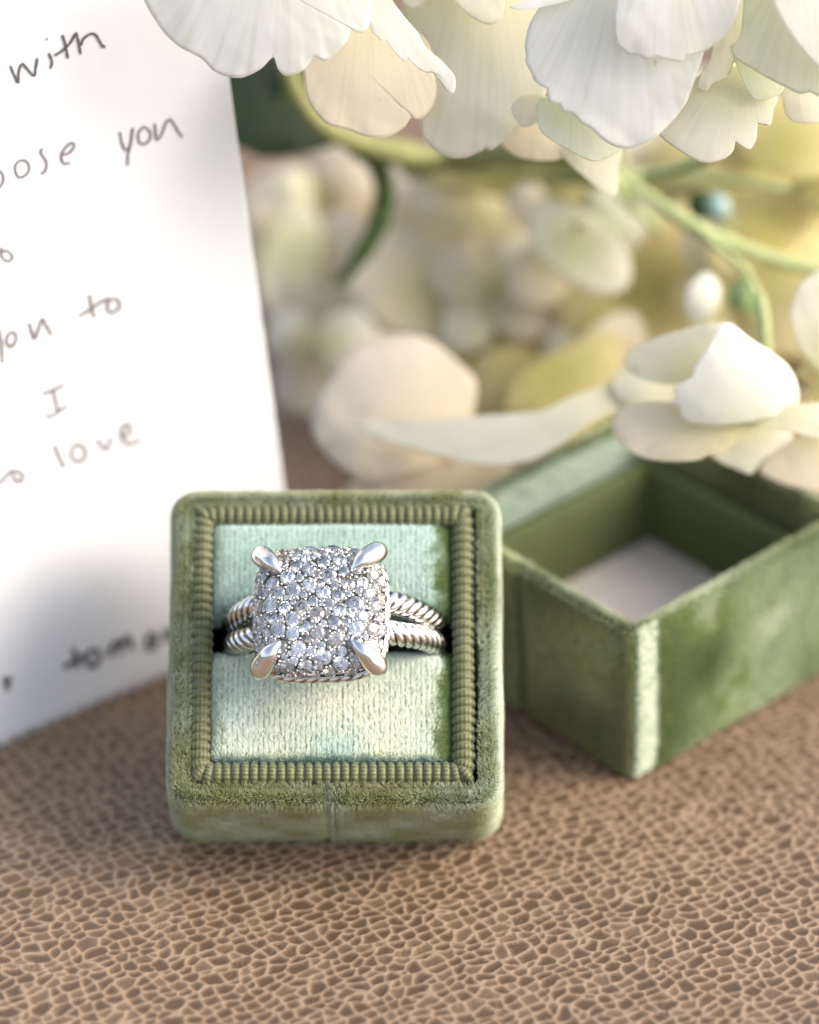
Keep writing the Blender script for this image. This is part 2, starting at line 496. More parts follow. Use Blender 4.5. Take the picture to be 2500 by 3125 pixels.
def loft(rect, prof, r0, n_side=60, n_c=8):
    """prof: list of (inset, z); returns V (in local axes), F quads"""
    V = []
    for ins, z in prof:
        L = rr_loop(rect[0] + ins, rect[1] - ins, rect[2] + ins, rect[3] - ins, max(.15, r0 - ins), n_side, n_c)
        V.append(np.column_stack([L, np.full(len(L), z)]))
    n = len(V[0])
    return np.concatenate(V), grid_faces(len(prof), n, wrap_v=True)[:, ::-1]


BW, BL, BH = 14.5, 29.1, 12.0
box = thing('ring_box', 'small olive green velvet ring box tilted back with the diamond ring standing in its slot', 'ring box', BO)
RECT = (-BW, BW, 0, BL)
prof = [(1.2, 0), (.35, .25), (0, .9), (0, 2.5), (0, 5), (0, 7.5), (0, 9.6), (0, 10.6), (.12, 11.25), (.45, 11.75), (.85, 11.97), (1.1, 11.9), (1.25, 11.72), (1.38, 11.8), (1.6, 11.9), (1.85, 11.8), (2.0, 11.3), (2.0, 9.5)]
SV, SF = loft(RECT, prof, 2.2)
n_loop = len(SV) // len(prof)


def pinch(V):
    """the seam where the velvet wrap meets in the middle of the front"""
    V = V.copy(); x = V[:, 0] + .35 + .12 * np.sin(V[:, 2] * 1.3); g = np.exp(-(x / .38) ** 2)
    front = (V[:, 1] < 2.6)
    V[:, 1] += front * g * .55 * (V[:, 1] < 1.2); V[:, 2] -= front * g * .35 * (V[:, 2] > 11)
    return V


SV = pinch(SV)
SV[:, :2] += .10 * np.stack([noise3(SV, 5, 31), noise3(SV, 5, 32)], 1)
bottom = [list(range(n_loop))]                                      # closing face
shell = part('velvet_shell', bw(SV), SF.tolist() + bottom, M_BACKING, box)
OLIVE = np.array([.31, .31, .135]); MINT = np.array([.62, .70, .57]); DEEP = np.array([.085, .135, .035]); PALE = np.array([.62, .66, .47])


def to_box(P):
    return (P - BO) @ BM.T


def shell_fn(P, N):
    n = len(P); L = to_box(P); ln = N @ BM.T
    nz1, nz2 = noise3(L, 3.2, 51), noise3(L, .9, 52)
    comb = np.zeros((n, 3)); comb[:] = -BZ * .6 + BX * .25 + BY * .2
    top = ln[:, 2] > .6
    comb[top] = BY * .4
    comb = comb + jit(n, .22) + nz1[:, None] * BX * .8
    lean = np.clip(.75 + .35 * nz1 + .18 * nz2 + RNG.normal(size=n) * .16, .05, 1.35)
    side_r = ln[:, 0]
    pale = np.clip(.2 + .45 * sstep(.2, .9, side_r) + .28 * nz1 + .15 * nz2 + .16 * sstep(-.2, -.9, side_r) + .2 * (L[:, 0] > 11.5) * (ln[:, 2] > .3), 0, 1)  # velvet sheen painted in as mint, strongest on the right side
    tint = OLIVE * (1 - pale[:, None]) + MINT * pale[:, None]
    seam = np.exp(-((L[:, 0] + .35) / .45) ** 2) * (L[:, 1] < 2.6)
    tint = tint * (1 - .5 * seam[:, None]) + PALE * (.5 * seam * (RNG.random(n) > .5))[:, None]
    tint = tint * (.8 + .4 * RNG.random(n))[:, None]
    length = (.75 + .5 * RNG.random(n)) * (1 + .8 * seam)
    keep = (ln[:, 2] > -.7) & (L[:, 2] > .1)
    inner = (L[:, 0] > -BW + 1.8) & (L[:, 0] < BW - 1.8) & (L[:, 1] > 1.8) & (L[:, 1] < BL - 1.8)
    keep &= ~inner
    lean = np.where(seam > .4, lean * .5, lean)
    return dict(comb=comb, lean=lean, length=length, tint=tint, keep=keep)


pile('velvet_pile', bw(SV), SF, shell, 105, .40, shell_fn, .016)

# inner well under cord and pads
WX0, WX1, WY0, WY1 = -BW + 2.35, BW - 2.35, 2.35, BL - 2.35
well = [(-BW + 2.2, 2.2, 9.6), (BW - 2.2, 2.2, 9.6), (BW - 2.2, BL - 2.2, 9.6), (-BW + 2.2, BL - 2.2, 9.6)]
gap0, gap1 = 13.7, 17.7


def box_solid(x0, x1, y0, y1, z0, z1):
    v = [(x, y, z) for z in (z0, z1) for y in (y0, y1) for x in (x0, x1)]
    return np.array(v, float), [[0, 2, 3, 1], [4, 5, 7, 6], [0, 1, 5, 4], [2, 6, 7, 3], [0, 4, 6, 2], [1, 3, 7, 5]]


v1, f1 = box_solid(-BW + 2.2, BW - 2.2, 2.2, gap0, 1.0, 9.4)
v2, f2 = box_solid(-BW + 2.2, BW - 2.2, gap1, BL - 2.2, 1.0, 9.4)
v3, f3 = box_solid(-BW + 2.2, BW - 2.2, gap0, gap1, .5, .8)
part('inner_tray', bw(np.concatenate([v1, v2, v3])), f1 + [[i + 8 for i in f] for f in f2] + [[i + 16 for i in f] for f in f3], M_DARK, box, False)

# ribbed cord around the well: each cord is a core with its own ribs
CX0, CX1, CY0, CY1, CZ, CR = -11.85, 11.35, 2.95, 26.9, 11.25, 1.06


def rib_mesh(length, rad):
    """one rib of the cord: a rounded half-ring lying across the cord's axis (local x)"""
    na, nu = 11, 7
    V = []
    for iu in range(nu):
        t = -1 + 2 * iu / (nu - 1)
        rr = rad * (.66 + .34 * math.sqrt(max(0, 1 - t * t)))
        for k in range(na):
            a = math.radians(-35 + 250 * k / (na - 1))
            V.append((t * length * .5, rr * math.cos(a), rr * math.sin(a)))
    return make_mesh('rib', V, grid_faces(nu, na)[:, ::-1], M_CORD, True)


PITCH_R = .805
RIB = rib_mesh(PITCH_R * 1.02, CR)
corners = [(CX0, CY0), (CX1, CY0), (CX1, CY1), (CX0, CY1)]
for ci in range(4):
    p0, p1 = np.array(corners[ci]), np.array(corners[(ci + 1) % 4])
    dv = p1 - p0; Ls = np.linalg.norm(dv); dv = dv / Ls
    core_v, core_f = tube([bw((*(p0 + dv * (i / 12 * Ls)), CZ)) for i in range(13)], CR * .78, 12)
    core = part('cord_trim', core_v, core_f, M_CORD, box)
    nr = int(round(Ls / PITCH_R))
    for k in range(nr + 1):
        s = k / nr * Ls
        o = bpy.data.objects.new('rib', RIB); COL.objects.link(o); o.parent = core
        turn = 0.
        if s < 1.2: turn = -(1 - s / 1.2) * .75
        if Ls - s < 1.2: turn = (1 - (Ls - s) / 1.2) * .75
        c_, s_ = math.cos(turn), math.sin(turn)
        d2 = np.array([dv[0] * c_ - dv[1] * s_, dv[0] * s_ + dv[1] * c_])
        ax = d2[0] * BX + d2[1] * BY; side = -d2[1] * BX + d2[0] * BY
        wob = random.uniform(-.05, .05)
        ax = norm(ax + side * wob); side = norm(np.cross(BZ, ax))
        pos = bw((*(p0 + dv * s), CZ + random.uniform(-.03, .03))) - BO
        sc = random.uniform(.96, 1.05)
        m = Matrix([[ax[0], side[0] * sc, BZ[0] * sc, pos[0] * MM], [ax[1], side[1] * sc, BZ[1] * sc, pos[1] * MM], [ax[2], side[2] * sc, BZ[2] * sc, pos[2] * MM], [0, 0, 0, 1]])
        o.matrix_basis = m


# two velvet pads with the ring slot between them
def pad(x0, x1, y0, y1, slot_side):
    nx, ny = 90, 60
    u = np.linspace(-1, 1, nx); v = np.linspace(-1, 1, ny)
    U, W = np.meshgrid(u, v, indexing='ij')
    xs = (x0 + x1) / 2 + U * (x1 - x0) / 2; ys = (y0 + y1) / 2 + W * (y1 - y0) / 2
    ex = (x1 - x0) / 2 * (1 - np.abs(U)); ey = (y1 - y0) / 2 * (1 - np.abs(W))
    right = U > 0
    rx = np.where(right, 2.3, .8)                                    # the pad rolls off softly on one side
    hx = np.sqrt(np.clip(1 - (1 - np.clip(ex / rx, 0, 1)) ** 2, 0, 1)); ry = np.where((W > 0) == (slot_side > 0), 1.9, .9)
    hy = np.sqrt(np.clip(1 - (1 - np.clip(ey / ry, 0, 1)) ** 2, 0, 1))
    z = 9.3 + (2.45 + .35 * np.cos(U * 1.4) * np.cos(W * 1.4)) * np.minimum(hx, 1) * hy
    P = np.stack([xs, ys, z], -1).reshape(-1, 3)
    return P, grid_faces(nx, ny)


def pad_fn(P, N):
    n = len(P); L = to_box(P); ln = N @ BM.T
    nz1, nz2 = noise3(L, 2.8, 61), noise3(L, .6, 62)
    xr = L[:, 0] + .7 * noise3(L, 1.9, 63) + .45 * nz2 + .25 * RNG.normal(size=n)
    deep = sstep(8.3, 9.3, xr)                                       # pile still standing along the side, in the velvet's own green
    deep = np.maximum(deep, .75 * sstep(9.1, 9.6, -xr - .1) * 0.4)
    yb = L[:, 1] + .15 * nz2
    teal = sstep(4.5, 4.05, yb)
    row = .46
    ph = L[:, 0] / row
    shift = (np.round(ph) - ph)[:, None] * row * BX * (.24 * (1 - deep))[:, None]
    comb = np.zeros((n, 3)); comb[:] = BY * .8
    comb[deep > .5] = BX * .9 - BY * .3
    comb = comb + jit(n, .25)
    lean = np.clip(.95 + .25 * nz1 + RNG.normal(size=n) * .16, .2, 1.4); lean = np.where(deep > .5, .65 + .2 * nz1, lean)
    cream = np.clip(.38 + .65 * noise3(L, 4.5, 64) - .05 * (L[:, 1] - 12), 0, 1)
    light = np.array([.70, .85, .78]) * (1 - cream[:, None]) + np.array([.92, .93, .78]) * cream[:, None]  # sheen of the crushed pile painted pale into the tint
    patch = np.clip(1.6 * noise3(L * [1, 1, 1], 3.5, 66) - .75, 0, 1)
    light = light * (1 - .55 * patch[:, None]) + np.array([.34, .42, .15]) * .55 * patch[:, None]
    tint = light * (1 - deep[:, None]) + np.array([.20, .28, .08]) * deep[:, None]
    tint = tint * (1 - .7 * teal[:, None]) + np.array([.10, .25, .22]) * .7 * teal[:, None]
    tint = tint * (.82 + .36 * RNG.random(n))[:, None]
    keep = ln[:, 2] > -.2
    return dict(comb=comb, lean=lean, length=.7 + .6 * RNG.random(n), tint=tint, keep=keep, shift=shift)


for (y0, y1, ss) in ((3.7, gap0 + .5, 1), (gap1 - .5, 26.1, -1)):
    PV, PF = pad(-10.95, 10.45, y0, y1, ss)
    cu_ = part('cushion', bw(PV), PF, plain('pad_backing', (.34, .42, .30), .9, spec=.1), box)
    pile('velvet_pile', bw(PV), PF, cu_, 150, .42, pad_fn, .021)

# ------------------------------------------------------------------ ring
RC = bw((-.05, 16.1, 8.6))
tl, tf = math.radians(7.0), math.radians(3.0)
RZ = norm(-math.sin(tl) * BX + math.cos(tl) * (math.cos(tf) * BZ - math.sin(tf) * BY))
RX = norm(BX - RZ * (BX @ RZ)); RY = np.cross(RZ, RX)
RM = np.stack([RX, RY, RZ])


def rw(p, c=None):
    return (RC if c is None else c) + np.asarray(p, float) @ RM


ring = thing('diamond_ring', 'silver ring with a cushion shaped pavé diamond head, four claws and two twisted cable bands', 'ring', RC)
# cable bands: two twisted ropes side by side
for sgn in (-1, 1):
    n = 420
    th = np.linspace(-math.pi, math.pi, n)
    R = 9.15
    z = R * np.cos(th); z = np.where(z < 0, z * .78, z)
    spread = .98 + .38 * np.exp(-((np.abs(th) - .75) / .35) ** 2)
    path = np.stack([R * np.sin(th), sgn * spread, z + .35 * np.cos(th)], 1)
    arc = np.concatenate([[0], np.cumsum(np.linalg.norm(np.diff(path, axis=0), axis=1))])
    M_ = 5
    def prof(i, ang, arc=arc, sgn=sgn):
        ph = M_ * (ang + sgn * 2 * math.pi * arc[i] / 4.6)
        c = np.abs(np.cos(ph / 2)); return .72 + .28 * np.sqrt(c)
    V_, F_ = tube(path, 1.1, 40, False, prof)
    gr = np.concatenate([1 - np.sqrt(np.abs(np.cos(M_ * (np.linspace(0, 2 * math.pi, 40, endpoint=False) + sgn * 2 * math.pi * arc[i] / 4.6) / 2))) for i in range(n)])
    part('cable_band', rw(V_), F_, M_CABLE, ring, True, {'groove': gr})

HW, HD, HE = 5.8, 2.7, 3.7                                                   # head half width, dome height
HC = 9.35                                                            # girdle height over the ring's centre


def dome(x, y, w=HW):
    q = (np.abs(x) ** HE + np.abs(y) ** HE) / w ** HE
    return HD * np.sqrt(np.clip(1 - q, 0, 1))


def dome_n(x, y):
    e = .02
    gx = (dome(x + e, y) - dome(x - e, y)) / (2 * e); gy = (dome(x, y + e) - dome(x, y - e)) / (2 * e)
    return norm(np.stack([-gx, -gy, np.ones_like(gx)], -1))


stones = []                                                          # (pos, normal, r) in ring axes


def clear(p, r, gap):
    if not stones: return True
    Q = np.array([s[0] for s in stones]); Rr = np.array([s[2] for s in stones])
    return np.all(np.linalg.norm(Q - p, axis=1) > (Rr + r) * .97 + gap)


CL = [(-4.9, 4.9), (4.9, 4.9), (-4.9, -4.9), (4.9, -4.9)]
rs = np.random.default_rng(5)
for r, tries in ((.68, 260), (.60, 1500), (.55, 4000), (.46, 7000), (.37, 9000), (.29, 9000), (.23, 6000)):
    for _ in range(tries):
        x, y = rs.uniform(-5.7, 5.7, 2)
        q = (abs(x) ** HE + abs(y) ** HE) / HW ** HE
        if q > .955: continue
        p = np.array([x, y, dome(x, y)])
        if p[2] < r * .62: continue
        if min(math.hypot(x - cx, y - cy_) for cx, cy_ in CL) < .55 + r * .5: continue
        if clear(p, r, .0) and len(stones) < 290: stones.append((p, dome_n(np.array(x), np.array(y)), r))


def stone_mesh(mat):
    pts = []
    for k in range(8):
        a = k * math.pi / 4; pts.append((.56 * math.cos(a), .56 * math.sin(a), .33))
        a2 = a + math.pi / 8; pts.append((.80 * math.cos(a2), .80 * math.sin(a2), .205))
        pts.append((.80 * math.cos(a2) * .55, .80 * math.sin(a2) * .55, -.47))
    for k in range(16):
        a = k * math.pi / 8; pts += [(math.cos(a), math.sin(a), .025), (math.cos(a), math.sin(a), -.025)]
    pts.append((0, 0, -.86))
    bm = bmesh.new()
    for p in pts: bm.verts.new(Vector(p) * MM)
    bmesh.ops.convex_hull(bm, input=bm.verts)
    loose = [v for v in bm.verts if not v.link_faces]
    bmesh.ops.delete(bm, geom=loose, context='VERTS')
    me = bpy.data.meshes.new('pave_stone'); bm.to_mesh(me); bm.free(); me.materials.append(mat)
    return me


STONES = [stone_mesh(m) for m in M_STONES]
head_v, head_f = [], []
off = 0
for p, nrm, r in stones:
    nw = nrm @ RM; nw = norm(nw + rs.normal(size=3) * .15)
    t1 = norm(np.cross(nw, [0.3, .9, .1])); a = rs.uniform(0, 6.28); t1 = t1 * math.cos(a) + np.cross(nw, t1) * math.sin(a); t2 = np.cross(nw, t1)
    pos = (rw(p + [0, 0, HC]) - RC)
    o = bpy.data.objects.new('pave_stone', STONES[rs.choice(3, p=(.5, .3, .2))]); COL.objects.link(o); o.parent = ring
    o.matrix_basis = Matrix([[t1[i] * r, t2[i] * r, nw[i] * r, pos[i] * MM] for i in range(3)] + [[0, 0, 0, 1]])
    # silver collar that holds the stone
    K = 14
    for rr, dz in ((.98, -.62), (1.0, -.10), (1.03, -.06), (1.06, -.12), (1.08, -.75)):
        ang = np.linspace(0, 2 * math.pi, K, endpoint=False)
        head_v.append(RC + pos + r * (rr * (np.cos(ang)[:, None] * t1 + np.sin(ang)[:, None] * t2) + dz * nw))
    head_f.append(grid_faces(5, K, wrap_v=True, off=off)[:, ::-1]); off += 5 * K
part('stone_collars', np.concatenate(head_v), np.concatenate(head_f), M_SEAT, ring, True, kind='stuff')
# grain beads between the stones
bead_v, bead_f, off, beads = [], [], 0, []
SP = np.array([s[0] for s in stones]); SR = np.array([s[2] for s in stones])
ico = bmesh.new(); bmesh.ops.create_icosphere(ico, subdivisions=2, radius=1.0)
IV = np.array([v.co[:] for v in ico.verts]); IF = np.array([[v.index for v in f.verts] for f in ico.faces]); ico.free()
for _ in range(24000):
    x, y = rs.uniform(-6, 6, 2)
    if (abs(x) ** HE + abs(y) ** HE) / HW ** HE > .97: continue
    p = np.array([x, y, dome(x, y)])
    dd = np.linalg.norm(SP - p, axis=1) - SR
    near = np.sort(dd)[:3]
    if near[0] < .03 or near[2] > .34: continue
    if beads and np.min(np.linalg.norm(np.array(beads) - p, axis=1)) < .33: continue
    beads.append(p)
    r = rs.uniform(.12, .17)
    bead_v.append(rw(IV * r + p + [0, 0, HC] + .05 * dome_n(np.array(x), np.array(y)))); bead_f.append(IF + off); off += len(IV)
part('grain_beads', np.concatenate(bead_v), np.concatenate(bead_f), M_SILVER, ring, True, kind='stuff')
# sunk seat under the stones, girdle wall and gallery
nu, nv = 26, 64
V_ = []
for iu in range(nu):
    q = iu / (nu - 1)
    for k in range(nv):
        a = 2 * math.pi * k / nv
        c_, s_ = math.cos(a), math.sin(a)
        rad = (1 / (abs(c_) ** HE + abs(s_) ** HE)) ** (1 / HE)
        w = HW * .93 * math.sin(q * math.pi / 2)
        x, y = w * rad * c_, w * rad * s_
        V_.append((x, y, HC - .75 + float(dome(np.array(x), np.array(y), HW * .95))))
part('seat_plate', rw(V_), grid_faces(nu, nv, wrap_v=True), M_SEAT, ring)
V_ = []
for ins, z in ((-.12, .0), (-.08, .14), (.0, .16), (.05, .0), (.0, -.35), (-.6, -.8), (-1.9, -2.4), (-2.6, -2.6)):
    for k in range(96):
        a = 2 * math.pi * k / 96; c_, s_ = math.cos(a), math.sin(a)
        rad = (1 / (abs(c_) ** HE + abs(s_) ** HE)) ** (1 / HE) * (HW + ins)
        V_.append((rad * c_, rad * s_, HC + z))
part('bezel', rw(V_), grid_faces(8, 96, wrap_v=True)[:, ::-1], M_SILVER, ring)
# twisted gallery wire under the girdle
ang = np.linspace(0, 2 * math.pi, 481)
rad = (1 / (np.abs(np.cos(ang)) ** HE + np.abs(np.sin(ang)) ** HE)) ** (1 / HE) * (HW - .15)
gp = np.stack([rad * np.cos(ang), rad * np.sin(ang), np.full_like(ang, HC - .75)], 1)
garc = np.concatenate([[0], np.cumsum(np.linalg.norm(np.diff(gp, axis=0), axis=1))])
gprof = lambda i, an: .74 + .26 * np.sqrt(np.abs(np.cos(4 * (an + 2 * math.pi * garc[i] / 4.0) / 2)))
V_, F_ = tube(gp, .42, 20, False, gprof)
gr = np.concatenate([1 - (gprof(i, np.linspace(0, 2 * math.pi, 20, endpoint=False)) - .74) / .26 for i in range(481)])
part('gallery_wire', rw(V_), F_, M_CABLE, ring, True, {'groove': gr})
# four teardrop claws
for cx, cy_ in CL:
    dvec = np.array([cx, cy_]) / math.hypot(cx, cy_)
    pts = []
    for t, hgt in ((4.35, .25), (5.0, .42), (5.7, .55), (6.4, .50), (7.2, .15), (7.8, -.75)):
        x, y = dvec * t
        xc, yc = dvec * min(t, 6.6)
        base = float(dome(np.array(xc), np.array(yc)))
        pts.append((x, y, HC + base + hgt * 1.0))
    path = spline(pts, 26)
    s = np.linspace(0, 1, 26)
    rad = .10 + .86 * np.sin(np.clip(s / .72, 0, 1) * math.pi / 2) ** 1.15
    tail = np.clip((s - .72) / .28, 0, 1); rad = rad * np.sqrt(np.clip(1 - tail ** 2.2, .0, 1)) + .02
    V_, F_ = tube(path, rad, 22)
    part('claw', rw(V_), F_, M_SILVER, ring)
    post = [(*(dvec * 6.25), HC + .4), (*(dvec * 6.1), HC - .8), (*(dvec * 4.6), HC - 2.6)]
    V_, F_ = tube(spline(post, 10), np.linspace(.55, .45, 10), 14)
    part('claw_post', rw(V_), F_, M_SILVER, ring)

# ------------------------------------------------------------------ lid of the box, lying open side up
az = math.radians(43)
LR = np.array([math.cos(az), math.sin(az), 0]); LL = np.array([-math.sin(az), math.cos(az), 0])
LZ = norm(np.array([-.030, .0, 1.])); LMat = np.stack([LR, LL, LZ])
LO = np.array([20.55, -.25, .2])
LRn, LLn, LH = 29.3, 27.0, 16.4


def lw(p):
    return LO + np.asarray(p, float) @ LMat


lid = thing('ring_box_lid', 'open green velvet lid of the ring box lying empty with its cavity facing up', 'box lid', LO)
lprof = [(1.0, 0), (.3, .15), (0, .7), (0, 3), (0, 6), (0, 9), (0, 12), (0, 14), (0, 15.6), (.12, 16.05), (.4, 16.3), (.85, 16.3), (1.1, 16.1), (1.2, 15.6), (1.2, 14), (1.2, 12), (1.2, 9.5)]
LV, LF = loft((0, LRn, 0, LLn), lprof, .8)
g = np.exp(-((LV[:, 1] - 14.7) / .55) ** 2) * (LV[:, 0] < 1.4)
LV[:, 0] += g * .9 * (LV[:, 0] < .9); LV[:, 2] -= g * .5 * (LV[:, 2] > 16)
LV[:, :2] += .10 * np.stack([noise3(LV, 5, 71), noise3(LV, 5, 72)], 1)
lshell = part('velvet_shell', lw(LV), LF.tolist() + [list(range(len(LV) // len(lprof)))], M_BACKING, lid)


def lid_fn(P, N):
    n = len(P); L = (P - LO) @ LMat.T; ln = N @ LMat.T
    nz1, nz2, nz3 = noise3(L, 4.5, 81), noise3(L, 1.6, 82), noise3(L, 9, 83)
    comb = np.zeros((n, 3)); comb[:] = -LZ
    inner = (L[:, 0] > .8) & (L[:, 0] < LRn - .8) & (L[:, 1] > .8) & (L[:, 1] < LLn - .8)
    comb[ln[:, 2] > .6] = LR * .5
    comb = comb + jit(n, .25) + (nz1 * .9)[:, None] * LR + (nz1 * .9)[:, None] * LL
    lean = np.clip(.8 + .4 * nz1 + .25 * nz2 + RNG.normal(size=n) * .14, .05, 1.4)
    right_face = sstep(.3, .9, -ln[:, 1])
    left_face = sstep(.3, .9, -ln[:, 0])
    col = OLIVE[None] * 1.35 * (1 - right_face[:, None]) + np.array([.19, .25, .08]) * right_face[:, None]  # nap shading painted in: right faces darker, the rest lightened
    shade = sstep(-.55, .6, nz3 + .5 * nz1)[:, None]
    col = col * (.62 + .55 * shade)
    pale = np.clip(.10 + .5 * nz2 * sstep(-.1, .5, nz1) + .4 * nz3, 0, .8) * (.35 + .45 * right_face)  # patches of pale sheen painted into the tint, the rim added below
    corner = (L[:, 0] < 2.75 + .12 * nz2 + .1 * RNG.normal(size=n)) * (L[:, 0] > .1) * (-ln[:, 1] > .45) * (L[:, 1] < 1.5)     # turned edge of the wrap, pile brushed flat; the light it catches painted pale
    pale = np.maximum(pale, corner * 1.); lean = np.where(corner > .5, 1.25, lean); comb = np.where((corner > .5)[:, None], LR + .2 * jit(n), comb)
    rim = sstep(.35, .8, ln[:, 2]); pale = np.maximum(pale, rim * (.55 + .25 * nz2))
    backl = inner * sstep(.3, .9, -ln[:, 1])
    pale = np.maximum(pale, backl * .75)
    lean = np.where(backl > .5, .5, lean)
    bright = backl * (L[:, 2] > 11)  # sunlit upper band of the inner wall, painted mint
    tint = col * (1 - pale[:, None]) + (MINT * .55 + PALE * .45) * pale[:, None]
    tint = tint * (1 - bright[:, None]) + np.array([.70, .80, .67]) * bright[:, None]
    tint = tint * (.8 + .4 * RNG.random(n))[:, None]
    return dict(comb=comb, lean=lean, length=.75 + .5 * RNG.random(n), tint=tint, keep=L[:, 2] > .1)


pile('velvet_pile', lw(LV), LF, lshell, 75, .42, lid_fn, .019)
# ribbed inner lining, standing lower than the rim
rib_n = 40
lin = []
r_out, r_in, ztop = 2.15, 3.55, 12.2
LVv, LFf = loft((0, LRn, 0, LLn), [(r_out, 9.5), (r_out, ztop - .3), (r_out + .25, ztop), (r_in - .25, ztop), (r_in, ztop - .3), (r_in, 9), (r_in, 6), (r_in, 3.5)], 2.6, 260, 4)
stripe = .10 * np.cos(2 * math.pi * (LVv[:, 0] + LVv[:, 1]) / .62)
LVv[:, 0] += stripe * .7; LVv[:, 1] += stripe * .7
part('lining', lw(LVv), LFf, M_LINING, lid)
fv, ff = box_solid(r_out - .4, LRn - r_out + .4, r_out - .4, LLn - r_out + .4, 3.0, 3.7)
part('floor_card', lw(fv), ff, M_DISH, lid, False)
tag_v = lw(np.array([(5.2 + 3.6 * math.cos(a) * (1 + .2 * math.sin(3 * a)), 5.6 + 2.2 * math.sin(a), 3.76) for a in np.linspace(0, 2 * math.pi, 24, endpoint=False)]))
part('glue_stain', tag_v, [list(range(24))], plain('tan_stain', (.38, .25, .13), .8), lid, False)

# ------------------------------------------------------------------ handwritten note
NC = np.array([0.0025157857751400884, -5.462055223700083e-08, -6.037916269938376e-08, -3.605912216594383e-11])


def note_dep(x, y):
    x, y = np.asarray(x, float), np.asarray(y, float)
    return 1 / (NC[0] + NC[1] * x + NC[2] * y + NC[3] * x * y) - DIST


note = thing('handwritten_note', 'white note paper with pencil handwriting and a torn lower edge standing behind the ring box', 'note', at(300, 2160, note_dep(300, 2160)))
nu, nv = 150, 70
V_ = np.zeros((nu, nv, 3))
edge_r = lambda y: 700 + (y - 240) * .1335
for iu in range(nu):
    tu = iu / (nu - 1)
    xb = -170 + tu * (910 + 170)
    lo, hi = 1500., 2600.                                            # where the sheet meets the leather
    for _ in range(40):
        mid = (lo + hi) / 2
        if at(xb, mid, note_dep(xb, mid))[2] > .15: lo = mid
        else: hi = mid
    yb = min(lo, 2279 - .4045 * xb)
    for iv in range(nv):
        y = yb + (random.uniform(-30, -16) if iu % 7 == 0 else random.uniform(-4, 5)) if iv == 0 else yb - 34 + (-190 - yb + 34) * ((iv - 1) / (nv - 2))
        xr = edge_r(y); xl = -170
        x = xl + (xr - xl) * tu
        V_[iu, iv] = at(x, y, note_dep(x, y))
o = part('paper_sheet', V_.reshape(-1, 3), grid_faces(nu, nv), M_PAPER, note)
sm = o.modifiers.new('thickness', 'SOLIDIFY'); sm.thickness = .00018; sm.offset = -1


def write(strokes, w, mat, name='handwritten_word'):
    V, F = [], []
    for st in strokes:
        p = spline(st, max(6, len(st) * 7))
        t = norm(np.gradient(p, axis=0)); nrm = np.stack([-t[:, 1], t[:, 0]], 1)
        ww = w * (.75 + .35 * RNG.random(len(p)))[:, None] * np.clip(np.minimum(np.arange(len(p)), len(p) - 1 - np.arange(len(p))) / 2 + .55, 0, 1)[:, None]
        a, b_ = p + nrm * ww, p - nrm * ww
        off = len(V) and sum(len(q) for q in V)
        V.append(np.concatenate([at(a[:, 0], a[:, 1], note_dep(a[:, 0], a[:, 1]) - .07), at(b_[:, 0], b_[:, 1], note_dep(b_[:, 0], b_[:, 1]) - .07)]))
        n = len(p)
        F += [[off + i, off + i + 1, off + n + i + 1, off + n + i] for i in range(n - 1)]
    return part(name, np.concatenate(V), F, mat, note, False)


def sc(pts, k, ox=0, oy=0):
    return [(x * k + ox, y * k + oy) for x, y in pts]


k1 = 700 / 1725.
write([sc(s, k1) for s in (
    [(78, 492), (100, 545), (136, 620), (140, 560), (150, 510), (170, 480), (195, 505), (255, 568), (270, 510), (282, 435)],
    [(366, 398), (385, 440), (392, 470), (380, 515)], [(348, 292), (358, 296)],
    [(470, 262), (492, 335), (512, 440)], [(410, 418), (470, 380), (530, 320), (572, 245)],
    [(572, 242), (590, 310), (608, 408)], [(606, 345), (630, 290), (680, 255), (720, 262), (750, 310), (775, 350), (795, 345)])], 4.3, M_INK)
write([sc(s, k1) for s in (
    [(-45, 1290), (0, 1285), (26, 1330), (18, 1380), (-10, 1420)],
    [(140, 1212), (115, 1250), (125, 1310), (155, 1335), (205, 1305), (222, 1255), (200, 1215), (170, 1205), (140, 1212)],
    [(318, 1112), (308, 1150), (335, 1190), (352, 1235), (340, 1285), (308, 1308)],
    [(470, 1165), (520, 1150), (560, 1100), (545, 1075), (510, 1092), (472, 1140), (462, 1190), (485, 1230), (530, 1222)])], 4.0, M_INK2)
write([sc(s, k1) for s in (
    [(902, 990), (915, 1060), (935, 1115), (965, 1125), (985, 1070), (1000, 960)], [(1000, 960), (985, 1070), (965, 1160), (960, 1250)],
    [(1065, 965), (1040, 1010), (1050, 1070), (1090, 1082), (1130, 1040), (1125, 985), (1085, 955), (1065, 965)],
    [(1165, 925), (1170, 990), (1180, 1050), (1215, 1010), (1250, 920), (1280, 900), (1310, 935), (1345, 995), (1375, 1030)])], 4.2, M_INK2)
write([sc(s, k1) for s in ([(20, 1860), (5, 1890), (20, 1940), (60, 1965), (92, 1945), (85, 1910), (45, 1885), (15, 1900)], )], 4.2, M_INK2)
k2 = 700 / 1006.
S2 = lambda L: [sc(s, k2, 0, 800) for s in L]
write(S2([[(-20, 240), (-5, 300), (6, 360), (12, 445)],
          [(42, 308), (28, 345), (45, 372), (70, 345), (66, 312), (42, 308)],
          [(128, 265), (150, 335), (168, 300), (185, 250), (205, 280), (228, 322)]]), 5.6, M_INK2)
write(S2([[(392, 140), (402, 200), (416, 245)], [(345, 238), (400, 205), (450, 170), (490, 160)], [(480, 165), (470, 200), (490, 222), (520, 205), (522, 170), (490, 160)]]), 5.6, M_INK2)
write(S2([[(185, 580), (230, 562), (285, 538)], [(232, 560), (245, 610), (255, 660)], [(195, 682), (240, 668), (298, 628)]]), 5.8, M_INK2)
